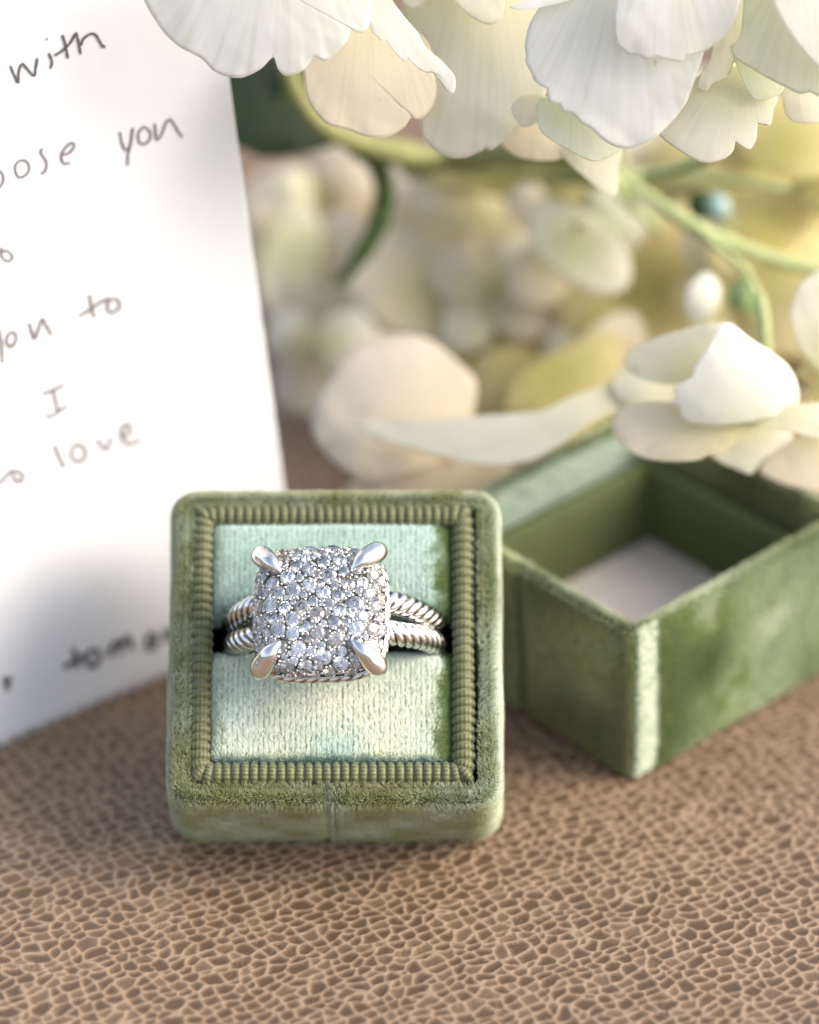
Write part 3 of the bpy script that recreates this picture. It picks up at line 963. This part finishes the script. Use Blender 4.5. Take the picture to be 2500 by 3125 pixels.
write(S2([[(-60, 985), (0, 965), (40, 925), (62, 915), (98, 930), (95, 958), (70, 960), (55, 930)]]), 6.5, M_INK2)
write(S2([[(238, 800), (260, 855), (284, 905)], [(325, 805), (312, 845), (335, 875), (370, 862), (372, 820), (345, 800), (325, 805)],
          [(425, 775), (465, 822), (490, 765)], [(540, 765), (575, 745), (560, 712), (535, 730), (535, 775), (570, 798), (622, 775)]]), 6.5, M_INK2)
write(S2([[(20, 1820), (35, 1880)], [(28, 1850), (50, 1822)]]), 9., M_INK)
write(S2([[(320, 1690), (345, 1780)], [(280, 1780), (350, 1735), (375, 1725)], [(395, 1700), (378, 1745), (405, 1775), (435, 1745), (425, 1705), (395, 1700)],
          [(475, 1690), (490, 1735)], [(482, 1700), (515, 1665), (530, 1720)], [(528, 1690), (560, 1645), (580, 1700)],
          [(655, 1625), (645, 1680), (670, 1695), (690, 1650), (655, 1625)], [(725, 1600), (740, 1660), (760, 1610)],
          [(800, 1580), (790, 1640), (830, 1630), (835, 1580)]]), 9., M_INK)


# ------------------------------------------------------------------ flowers
NEAR = 0.0


def petal(parent, outline, dep, tilt=(0, 0), cup=0., base=None, ruffle=.35, mat=None, centre=None, n=150, rings=16, seed=0, bend=0.):
    dep = dep + NEAR
    P = closed_spline(outline, n)
    c = np.array(centre, float) if centre is not None else P.mean(0)
    base = np.array(base, float) if base is not None else c + np.array([0, -400])
    sz = np.max(np.linalg.norm(P - c, axis=1))
    rr = np.linspace(0, 1, rings + 1)[1:] ** .9
    XY = np.concatenate([c[None], (c + rr[:, None, None] * (P - c)[None]).reshape(-1, 2)])
    R = np.concatenate([[0], np.repeat(rr, n)])
    A = np.concatenate([[0], np.tile(np.linspace(0, 2 * math.pi, n, endpoint=False), rings)])
    mmp = (XY - c) / 34.7
    Rs = np.linalg.norm(XY - c, axis=1) / sz
    q = np.column_stack([XY / 34.7, np.full(len(XY), seed * 3.7)])
    dp = dep + mmp @ np.array(tilt) + cup * (1 - Rs ** 2) + bend * (mmp[:, 0] ** 2) + ruffle * Rs ** 2 * noise3(q, 2.4, 90) + .05 * R * noise3(q, .9, 91)
    rel = XY - base
    L = np.linalg.norm(rel, axis=1)
    vein = np.column_stack([np.arctan2(rel[:, 0], rel[:, 1]) * 2.2, L / max(L.max(), 1), np.full(len(XY), seed * 1.7)])
    # veins are real shallow furrows as well
    dp = dp + .003 * np.sin(vein[:, 0] * 26 + 3 * noise3(q, 3, 92)) * sstep(1.0, .55, R)
    F = [[0, 1 + k, 1 + (k + 1) % n] for k in range(n)] + grid_faces(rings, n, wrap_v=True, off=1).tolist()
    V = above_ground(at(XY[:, 0], XY[:, 1], dp))
    o = part('petal', V, F, mat or P_WHITE, parent, True, {'vein': vein})
    s = o.modifiers.new('thickness', 'SOLIDIFY'); s.thickness = .00014; s.offset = 0
    return o


def ell(cx, cy, rx, ry, ang=0, n=14, wob=.035, seed=0):
    rg = np.random.default_rng(seed + int(cx) + int(cy)); a = np.linspace(0, 2 * math.pi, n, endpoint=False); q = math.radians(ang)
    r = 1 + wob * rg.normal(size=n)
    x, y = rx * np.cos(a) * r, ry * np.sin(a) * r
    return np.column_stack([cx + x * math.cos(q) - y * math.sin(q), cy + x * math.sin(q) + y * math.cos(q)])


GR = 'white hydrangea florets of the bouquet'


def floret(label, px, py, dep, name='hydrangea_floret'):
    return thing(name, label, 'flower', above_ground(at(px, py, dep)), GR)


def eye(fl, px, py, dep, r=.9, mat=None):
    p = above_ground(at(px, py, dep + NEAR), 1.2)
    v = p + IV * r * (1 + .08 * noise3(IV * 3, 1, 4)[:, None]); part('flower_eye', v, IF, mat or M_BUD_G, fl)


def stem(fl, pts, rad, mat, name='pedicel', seg=14):
    p = np.array([at(x, y, d_ + NEAR) for x, y, d_ in pts]); p = above_ground(p, .8)
    q = spline(p, 36); rr = np.interp(np.linspace(0, 1, 36), np.linspace(0, 1, len(rad)), rad) if hasattr(rad, '__len__') else rad
    rr = rr * (1 + .10 * noise3(q, 3.0, 97) + .22 * np.exp(-((np.linspace(0, 1, 36) - .55) / .03) ** 2))        # uneven, with a node
    v, f = tube(q, rr, seg); return part(name, v, f, mat, fl)


NEAR = -6.0                                                         # the florets on top hang this much nearer
# front floret over the note
fl = floret('sharp white floret with scalloped edge hanging in front of the note', 850, -60, 0)
petal(fl, [(420, -160), (432, -20), (490, 85), (545, 140), (615, 178), (652, 216), (700, 235), (745, 235), (795, 210), (834, 174), (848, 208), (868, 229), (890, 230), (925, 214), (960, 173), (985, 184), (1003, 182), (1040, 148), (1062, 118), (1073, 86), (1090, 97), (1110, 97), (1129, 70), (1139, -20), (1150, -160)],
      -1.0, (-.10, .25), -2.2, (860, -420), .5, P_WHITE, (800, -60), 220, 20, 1)
petal(fl, [(1115, -160), (1129, 72), (1148, 108), (1163, 123), (1175, 119), (1200, 155), (1234, 188), (1246, 177), (1270, 203), (1300, 221), (1322, 222), (1362, 246), (1366, 275), (1382, 288), (1391, 262), (1386, 228), (1345, 182), (1300, 145), (1272, 95), (1232, 48), (1180, -30), (1160, -160)],
      1.0, (.12, .3), -1.2, (1080, -420), .4, P_WHITE, (1215, 85), 180, 14, 2)
stem(fl, [(900, -120, 4), (930, -60, 8), (980, 40, 14), (1030, 160, 20)], .7, M_STEM_L)
# beige one under it
fl = floret('beige shaded floret tucked right under the sharp scalloped white one', 1120, 240, 9)
petal(fl, [(905, 120), (925, 215), (934, 290), (962, 342), (1002, 380), (1062, 395), (1100, 412), (1150, 420), (1192, 414), (1232, 390), (1256, 356), (1268, 366), (1292, 358), (1322, 318), (1330, 262), (1300, 120), (1120, 20)], 8, (.1, -.25), -1.5, (1120, -200), .5, P_BEIGE, seed=3)
stem(fl, [(1100, 60, 10), (1080, 180, 18), (1040, 330, 24)], .8, M_STEM_O)
# large petals in the middle
fl = floret('large soft beige floret filling the gap between both white florets up top', 1450, 200, 13)
petal(fl, [(1235, -160), (1225, 0), (1262, 180), (1284, 360), (1290, 420), (1320, 455), (1350, 474), (1386, 484), (1426, 480), (1468, 462), (1484, 451), (1500, 460), (1532, 434), (1572, 396), (1612, 372), (1642, 340), (1662, 300), (1720, 60), (1730, -160)], 11, (-.05, -.15), -2.0, (1480, -380), .5, P_CREAM, seed=4, bend=.02)
petal(fl, [(1360, -160), (1372, -25), (1400, 18), (1432, 46), (1470, 69), (1500, 75), (1529, 56), (1541, 0), (1545, -160)], 7, (0, -.1), -.6, (1450, -300), .3, P_CREAM, seed=5)
petal(fl, [(1185, -160), (1210, -30), (1245, 18), (1270, 22), (1300, -10), (1310, -160)], 9, (0, 0), -.4, (1250, -300), .3, P_CREAM, seed=6)
petal(fl, [(1540, 400), (1530, 440), (1580, 478), (1640, 490), (1700, 488), (1730, 462), (1700, 380), (1620, 340)], 17, (0, -.1), -.5, (1640, 200), .3, P_BEIGE, seed=7)
# main sharp floret at the top
fl = floret('big sharp white floret with overlapping serrated petals at top centre', 1950, 60, 0)
petal(fl, [(1690, -160), (1650, 10), (1618, 70), (1602, 135), (1606, 165), (1604, 190), (1622, 222), (1630, 245), (1652, 263), (1668, 271), (1674, 308), (1690, 316), (1709, 318), (1715, 338), (1730, 345), (1744, 344), (1776, 376), (1811, 397), (1832, 420), (1872, 445), (1920, 454), (1970, 436), (2010, 410), (2052, 368), (2092, 318), (2112, 268), (2150, 150), (2165, 0), (2160, -160)],
      0, (-.08, .12), -1.8, (1930, -330), .55, P_WHITE, (1890, 110), 220, 20, 8)
petal(fl, [(1905, -160), (1882, -10), (1874, 50), (1880, 128), (1902, 152), (1920, 166), (1944, 167), (1974, 179), (2000, 172), (2022, 178), (2078, 188), (2092, 172), (2150, 156), (2200, 120), (2236, 70), (2258, 10), (2290, -160)],
      -4, (.05, .2), -1.6, (2010, -400), .45, P_WHITE, (2060, 10), 180, 18, 9)
petal(fl, [(2285, -60), (2268, 40), (2272, 62), (2256, 140), (2240, 190), (2224, 230), (2200, 245), (2172, 256), (2160, 276), (2143, 280), (2130, 265), (2142, 220), (2165, 190), (2180, 120), (2200, -60)], 2.2, (.1, .1), -.6, (2260, -250), .3, P_CREAM, (2205, 130), seed=10)
petal(fl, [(1555, 22), (1572, 12), (1600, 0), (1660, -40), (1770, -60), (1760, -8), (1700, 12), (1640, 24), (1590, 30)], -2, (0, 0), -.3, (1900, -120), .2, P_WHITE, seed=11)
eye(fl, 2110, -120, -2)
stem(fl, [(1950, -60, 6), (1900, 100, 14), (1860, 300, 22), (1850, 520, 30)], .8, M_STEM_L)
# right hand greenish one
fl = floret('greenish white floret with a blown out curling petal in the top corner', 2420, 60, -3)
petal(fl, [(2290, -160), (2268, 20), (2262, 100), (2246, 128), (2230, 141), (2238, 170), (2262, 190), (2290, 206), (2340, 236), (2392, 263), (2442, 286), (2472, 281), (2520, 302), (2600, 300), (2640, 100), (2600, -160)], -2, (-.1, .2), -1.6, (2520, -330), .4, P_GREEN, (2420, 60), 160, 16, 12)
petal(fl, [(2320, -160), (2352, -15), (2392, 72), (2440, 142), (2500, 206), (2580, 250), (2660, 200), (2640, -160)], -7, (.2, .35), -1.5, (2460, -380), .3, P_WHITE, (2500, 0), seed=13)
# lower right
fl = floret('veined white floret with notched tips below the greenish one', 2200, 330, 4)
petal(fl, [(2100, 260), (2030, 360), (2012, 410), (2045, 440), (2090, 470), (2131, 492), (2166, 497), (2212, 484), (2238, 460), (2245, 431), (2266, 446), (2290, 455), (2308, 424), (2313, 374), (2332, 378), (2352, 380), (2362, 330), (2372, 290), (2290, 215), (2190, 200)], 3.2, (-.05, -.15), -1.0, (2270, 120), .5, P_CREAM, (2200, 350), 190, 16, 14)
petal(fl, [(2240, 170), (2300, 300), (2372, 292), (2390, 262), (2330, 190)], 2, (0, 0), -.3, (2260, 100), .2, P_GREEN, seed=15)
petal(fl, [(2385, 250), (2392, 320), (2398, 345), (2420, 370), (2470, 376), (2540, 362), (2580, 280), (2480, 230)], 8, (0, -.1), -.5, (2430, 80), .3, P_CREAM, seed=16)
stem(fl, [(2260, 200, 6), (2240, 340, 14), (2160, 480, 24), (1980, 540, 32)], .7, M_STEM_L)
fl = floret('small cream floret peeking out beneath the big serrated white petal', 1770, 420, 5)
petal(fl, [(1655, 300), (1638, 352), (1650, 400), (1690, 432), (1740, 460), (1790, 486), (1822, 492), (1862, 479), (1897, 454), (1905, 400), (1800, 320)], 4.5, (0, -.2), -.7, (1760, 200), .35, P_GREEN, seed=17)
petal(fl, [(1560, 330), (1590, 385), (1625, 382), (1650, 360), (1680, 300), (1600, 290)], 7, (0, 0), -.3, (1640, 200), .3, P_CREAM, seed=171)
petal(fl, [(1690, 440), (1712, 470), (1760, 520), (1822, 570), (1860, 600), (1882, 588), (1886, 520), (1892, 450), (1800, 420)], 17, (.1, -.1), -.6, (1800, 300), .3, P_CREAM, seed=18)
stem(fl, [(1800, 380, 10), (1830, 450, 20), (1860, 530, 30)], .7, M_STEM_L)

NEAR = 0.0
# small floret hanging on the lid's back corner
fl = floret('small white floret resting over the back corner of the green lid', 2150, 1210, 12)
petal(fl, [(1912, 1085), (1960, 1050), (2032, 1020), (2122, 995), (2190, 985), (2240, 992), (2200, 1060), (2160, 1150), (2060, 1172), (1990, 1164), (1930, 1140), (1908, 1112)], 14, (-.35, .1), -.8, (2160, 1200), .4, P_CREAM, seed=20)
petal(fl, [(2203, 986), (2240, 992), (2290, 1032), (2352, 1072), (2402, 1112), (2430, 1160), (2438, 1220), (2410, 1262), (2330, 1282), (2250, 1294), (2180, 1299), (2105, 1289), (2078, 1268), (2074, 1242), (2054, 1228), (2062, 1206), (2056, 1188), (2074, 1172), (2112, 1150), (2120, 1122), (2160, 1060)], 9.5, (.12, .3), -1.8, (2290, 1330), .4, P_WHITE, (2240, 1160), 190, 16, 21)
petal(fl, [(1868, 1300), (1880, 1262), (1920, 1232), (1980, 1224), (2060, 1230), (2180, 1270), (2310, 1290), (2262, 1338), (2202, 1384), (2160, 1392), (2122, 1406), (2032, 1409), (1960, 1396), (1902, 1362)], 12, (-.2, -.1), -.9, (2260, 1260), .4, P_BEIGE, seed=22)
petal(fl, [(2270, 1290), (2340, 1312), (2400, 1316), (2500, 1338), (2580, 1350), (2620, 1280), (2540, 1230), (2420, 1236), (2330, 1262)], 11, (.1, .1), -.5, (2240, 1260), .3, P_CREAM, seed=23)
petal(fl, [(2170, 1380), (2200, 1412), (2240, 1428), (2292, 1446), (2330, 1400), (2420, 1330), (2330, 1290), (2250, 1320)], 17, (0, 0), -.4, (2270, 1260), .3, P_CREAM, seed=24)
stem(fl, [(2260, 1290, 13), (2330, 1200, 22), (2335, 1000, 24), (2320, 900, 26)], .5, M_STEM_L)
fl = floret('pale floret at the picture edge behind the small one on the lid', 2480, 1400, 24)
petal(fl, [(2320, 1440), (2350, 1380), (2430, 1330), (2600, 1320), (2640, 1480), (2520, 1500), (2400, 1480)], 22, (0, -.1), -.6, (2500, 1250), .3, P_BEIGE, seed=25)
petal(fl, [(2440, 1060), (2412, 960), (2440, 870), (2520, 820), (2640, 860), (2640, 1140), (2520, 1150)], 17, (0, 0), -.8, (2560, 1250), .4, P_CREAM, seed=26)
petal(fl, [(2420, 1140), (2470, 1180), (2490, 1290), (2600, 1300), (2640, 1120), (2540, 1090)], 19, (0, 0), -.5, (2560, 1250), .4, P_YELLOW, seed=27)
eye(fl, 2570, 1240, 18)
petal(fl, ell(1990, 1170, 120, 75, -10, seed=8), 22, (0, -.3), -.6, (2200, 1250), .4, P_CREAM, seed=28)

# long twisted petal and its neighbours behind the box
fl = floret('long pale floret lying twisted along the lid behind the ring box', 1500, 1330, 26)
petal(fl, [(1085, 1302), (1150, 1284), (1300, 1280), (1480, 1268), (1650, 1254), (1750, 1208), (1850, 1176), (1950, 1184), (1978, 1210), (1900, 1248), (1800, 1290), (1720, 1350), (1620, 1404), (1500, 1420), (1400, 1408), (1330, 1392), (1250, 1368), (1150, 1338)], 24, (-.25, -.35), -1.6, (2900, 900), 1.1, P_CREAM, (1560, 1315), 190, 16, 30)
petal(fl, [(1050, 1500), (1150, 1424), (1250, 1392), (1400, 1396), (1560, 1420), (1520, 1490), (1400, 1560), (1200, 1570)], 33, (0, -.3), -.4, (1650, 1400), .3, P_ROSE, seed=31)
fl = floret('broad rosy beige floret standing between the note and the long pale one', 1220, 1240, 34)
petal(fl, ell(1205, 1245, 255, 215, -18, seed=1), 32, (0, -.55), -2.0, (1400, 1400), .6, P_ROSE, seed=32)
petal(fl, ell(1120, 1120, 120, 90, -40, seed=2), 40, (0, -.3), -1., (1200, 1400), .4, P_BEIGE, seed=33)
eye(fl, 1400, 1360, 36, 1.2)

# blurred heap of florets lying on the leather further back
heap = [
    ('blurred beige floret just above the broad rosy one', 1330, 890, [((1325, 880, 240, 145, 15), 58, 'B'), ((1140, 960, 110, 70, 60), 64, 'B'), ((1480, 1010, 110, 70, 40), 62, 'O')]),
    ('blurred pale floret with two lobes under the hanging beige petal', 1450, 650, [((1395, 590, 130, 95, 20), 58, 'B'), ((1545, 730, 150, 85, 40), 60, 'B'), ((1270, 560, 90, 75, 0), 66, 'R')]),
    ('blurred grey white floret nearest to the edge of the note', 900, 760, [((885, 800, 82, 150, 15), 66, 'C'), ((1020, 760, 70, 110, 30), 68, 'B'), ((960, 930, 120, 55, 10), 64, 'B')]),
    ('faint small floret above the grey white one beside the note', 980, 580, [((895, 580, 60, 62, 0), 74, 'C'), ((1080, 520, 105, 70, 10), 74, 'R'), ((1000, 640, 80, 60, 40), 76, 'B')]),
    ('round pair of small blurred petals low beside the note', 980, 1050, [((890, 1020, 70, 66, 0), 60, 'C'), ((1062, 1050, 84, 92, 0), 54, 'C'), ((930, 1160, 90, 90, 0), 62, 'R')]),
    ('tilted oval floret with a brown speck under the hanging cream tip', 1760, 750, [((1770, 755, 165, 88, 38), 44, 'C'), ((1640, 640, 90, 60, 30), 50, 'B'), ((1880, 650, 90, 70, 60), 48, 'G')]),
    ('peach yellow floret in the middle of the blurred heap', 1640, 980, [((1640, 985, 100, 95, 0), 58, 'Y'), ((1560, 1100, 130, 75, -30), 60, 'O'), ((1760, 1060, 120, 80, -40), 56, 'Y')]),
    ('olive yellow floret behind the twisted pale petal', 1700, 1160, [((1720, 1150, 190, 70, -28), 42, 'O'), ((1560, 1200, 120, 60, -20), 46, 'O'), ((1850, 1080, 130, 80, -50), 46, 'B')]),
    ('bright pale yellow floret above the small lid floret', 1960, 900, [((1950, 940, 160, 130, 20), 52, 'Y'), ((2080, 780, 180, 130, -20), 54, 'Y'), ((1880, 860, 90, 110, 0), 58, 'Y')]),
    ('ochre floret deep behind the bluish bud', 2320, 600, [((2330, 560, 200, 110, 10), 66, 'O'), ((2440, 760, 180, 110, 0), 66, 'O'), ((2180, 560, 120, 80, 0), 72, 'O')]),
    ('tan yellow floret between bud and picture edge', 2350, 720, [((2330, 700, 170, 90, -35), 46, 'Y'), ((2420, 940, 140, 130, 0), 40, 'Y'), ((2220, 1010, 120, 100, 0), 42, 'Y')]),
    ('golden floret at the far right under the cream petal', 2400, 450, [((2420, 430, 170, 90, 10), 40, 'O'), ((2250, 520, 130, 60, 20), 48, 'O'), ((2560, 560, 120, 90, 0), 44, 'O')]),
    ('olive floret in the shade under the hanging petals', 1560, 560, [((1600, 540, 190, 70, 10), 52, 'O'), ((1420, 500, 150, 60, 0), 58, 'O'), ((1760, 590, 120, 70, 20), 50, 'O')]),
]
PM = dict(B=P_BEIGE, C=P_CREAM, R=P_ROSE, Y=P_YELLOW, O=P_OCHRE, G=P_GREEN)
for i, (lab, cx, cy_, pets) in enumerate(heap):
    fl = floret(lab, cx, cy_, pets[0][1] + 3)
    for j, (e, dp, m) in enumerate(pets):
        petal(fl, ell(e[0], e[1], e[2] * 1.15, e[3] * 1.2, e[4], seed=i * 7 + j), dp, (random.uniform(-.2, .2), -.45), -1.2, (cx, cy_), .6, PM[m], n=72, rings=9, seed=40 + i * 5 + j)
    for j in range(2):
        a = random.uniform(0, 6.28)
        petal(fl, ell(cx + 150 * math.cos(a), cy_ + 110 * math.sin(a), 125, 95, math.degrees(a), seed=i * 9 + j), pets[0][1] + random.uniform(6, 12), (0, -.45), -1.2, (cx, cy_), .6, PM[pets[j][2]], n=60, rings=8, seed=120 + i * 5 + j)
    if i == 5: eye(fl, 1765, 690, pets[0][1] - 1.5, .5, plain('brown_speck', (.25, .16, .07), .6))

for lab, cx, cy_, dp, m, m2 in (('pale cream floret closing the gap under the oval speckled one', 1850, 1010, 50, P_CREAM, P_YELLOW), ('cream floret between the two lobed one and the broad rosy one', 1500, 900, 54, P_CREAM, P_BEIGE),
                                ('soft cream floret just under the olive stem in the middle', 1330, 700, 60, P_CREAM, P_BEIGE), ('pale yellow floret right behind the green bud', 2240, 830, 48, P_YELLOW, P_CREAM)):
    fl = floret(lab, cx, cy_, dp)
    for k in range(4):
        a = math.radians(35 + 90 * k + cx % 30)
        petal(fl, ell(cx + 105 * math.cos(a), cy_ + 85 * math.sin(a), 115, 88, math.degrees(a), seed=k), dp + k * .8, (random.uniform(-.2, .2), -.4), -1.2, (cx, cy_), .6, m if k % 2 else m2, n=60, rings=8, seed=300 + k + cx)

# filler florets further back so that the heap is closed
fr = np.random.default_rng(3)
fill_mats = {0: [P_ROSE, P_BEIGE], 1: [P_BEIGE, P_CREAM, P_BEIGE, P_OCHRE], 2: [P_YELLOW, P_YELLOW, P_OCHRE, P_CREAM]}
LABS = {0: 'beige floret lost in blur far back near the note', 1: 'beige to ochre floret lost in blur in the middle of the heap', 2: 'yellow floret lost in blur far back at the right side'}
for i in range(24):
    px, py = fr.uniform(980, 2560), fr.uniform(440, 1260)
    z = 0 if px < 1250 else (1 if px < 1800 else 2)
    fl = thing('hydrangea_floret', LABS[z], 'flower', above_ground(at(px, py, 84)), ['far blurred florets near the note', 'far blurred florets in the middle', 'far blurred florets at the right'][z])
    a0 = fr.uniform(0, 90)
    for k in range(4):
        a = math.radians(a0 + 90 * k)
        petal(fl, ell(px + 150 * math.cos(a), py + 120 * math.sin(a), 150, 120, math.degrees(a), seed=i * 4 + k), fr.uniform(74, 90), (0, -.4), -1, (px, py), .5, fill_mats[z][fr.integers(len(fill_mats[z]))], n=40, rings=6, seed=200 + i * 4 + k)

# leaf, stems and buds
lf = thing('hydrangea_leaf', 'dark green leaf in shadow beside the note under the scalloped petal', 'leaf', at(800, 340, 30))
o = petal(lf, [(640, 100), (660, 320), (690, 420), (800, 480), (920, 470), (1030, 440), (1080, 390), (1010, 260), (920, 130), (780, 80)], 44, (.2, -.2), -1.0, (980, 60), .8, M_LEAF, seed=60); o.name = 'leaf_blade'
stem(lf, [(960, 60, 41), (900, 180, 42), (860, 300, 43), (820, 400, 44)], [.6, .3], M_STEM_D, 'midrib')
st = thing('olive_stem', 'thick blurred olive stem curving beneath the hanging florets', 'stem', at(1200, 460, 30))
stem(st, [(860, 150, 34), (900, 270, 36), (970, 370, 38), (1080, 430, 40), (1230, 468, 42), (1450, 500, 46), (1700, 520, 46), (1880, 530, 42)], [.8, .9, 1.1, 1.3, 1.4], M_STEM_O, 'stalk')
stem(st, [(1880, 470, 30), (1700, 470, 34), (1500, 470, 40), (1250, 500, 50)], [1.2, 1.4], M_STEM_O, 'side_shoot')
st = thing('green_stem', 'dark green curved stem hanging down among the blurred florets', 'stem', at(1160, 640, 50))
stem(st, [(1080, 450, 42), (1140, 490, 43), (1172, 560, 44), (1165, 650, 45), (1130, 735, 45), (1085, 800, 45), (1035, 870, 45)], [.9, .95, 1.0, .95, .55], M_STEM_D, 'stalk')
for lab, pts, rad in (
    ('pale green stem running level under the notched white floret', [(1860, 530, 42), (2050, 535, 43), (2250, 550, 44), (2420, 580, 45), (2620, 620, 46)], .5),
    ('pale green stem sloping down past the bluish bud to the edge', [(1850, 530, 40), (1960, 590, 38), (2100, 680, 36), (2250, 750, 36), (2400, 800, 36), (2620, 850, 36)], .72),
    ('pale green stem bending down to the small lid floret', [(2130, 690, 35), (2200, 760, 34), (2270, 820, 33), (2310, 900, 32), (2325, 990, 30), (2330, 1080, 27)], .38),
    ('short pale green stem with a brown tip in the middle of the flowers', [(1860, 520, 34), (1900, 600, 38), (1960, 650, 40), (2010, 700, 42)], .5)):
    st = thing('hydrangea_shoot', lab, 'stem', at(*pts[0]), 'pale green flower stems')
    stem(st, pts, rad, M_STEM_L, 'stalk')
for lab, x, y, d_, r, mt in (('bluish round bud between two pale green stems', 2190, 632, 40, 1.35, M_BUD_B), ('green bud with a pale shine above the small lid floret', 2255, 905, 34, 1.25, M_BUD_G)):
    bd = thing('flower_bud', lab, 'bud', at(x, y, d_), 'flower buds')
    part('bud', at(x, y, d_) + IV * r * np.array([1, 1, 1.1]), IF, mt, bd)
    if mt is M_BUD_G:
        o = petal(bd, ell(2145, 910, 50, 78, 8), d_ - 1, (0, 0), -1.0, (2200, 960), .2, P_WHITE, seed=70); o.name = 'sepal'
        o = petal(bd, ell(2290, 900, 22, 60, -8), d_ + .6, (0, 0), -.3, (2280, 990), .2, M_BUD_G, seed=71); o.name = 'sepal'
    else:
        o = petal(bd, ell(2140, 625, 40, 45, 0), d_ + 1.5, (0, 0), -.5, (2200, 660), .2, M_STEM_D, seed=72); o.name = 'sepal'
    stem(bd, [(x, y + 20, d_ + 1), (x + 60, y + 60, d_ + 6), (x + 140, y + 40, d_ + 10)], .3, M_STEM_L)
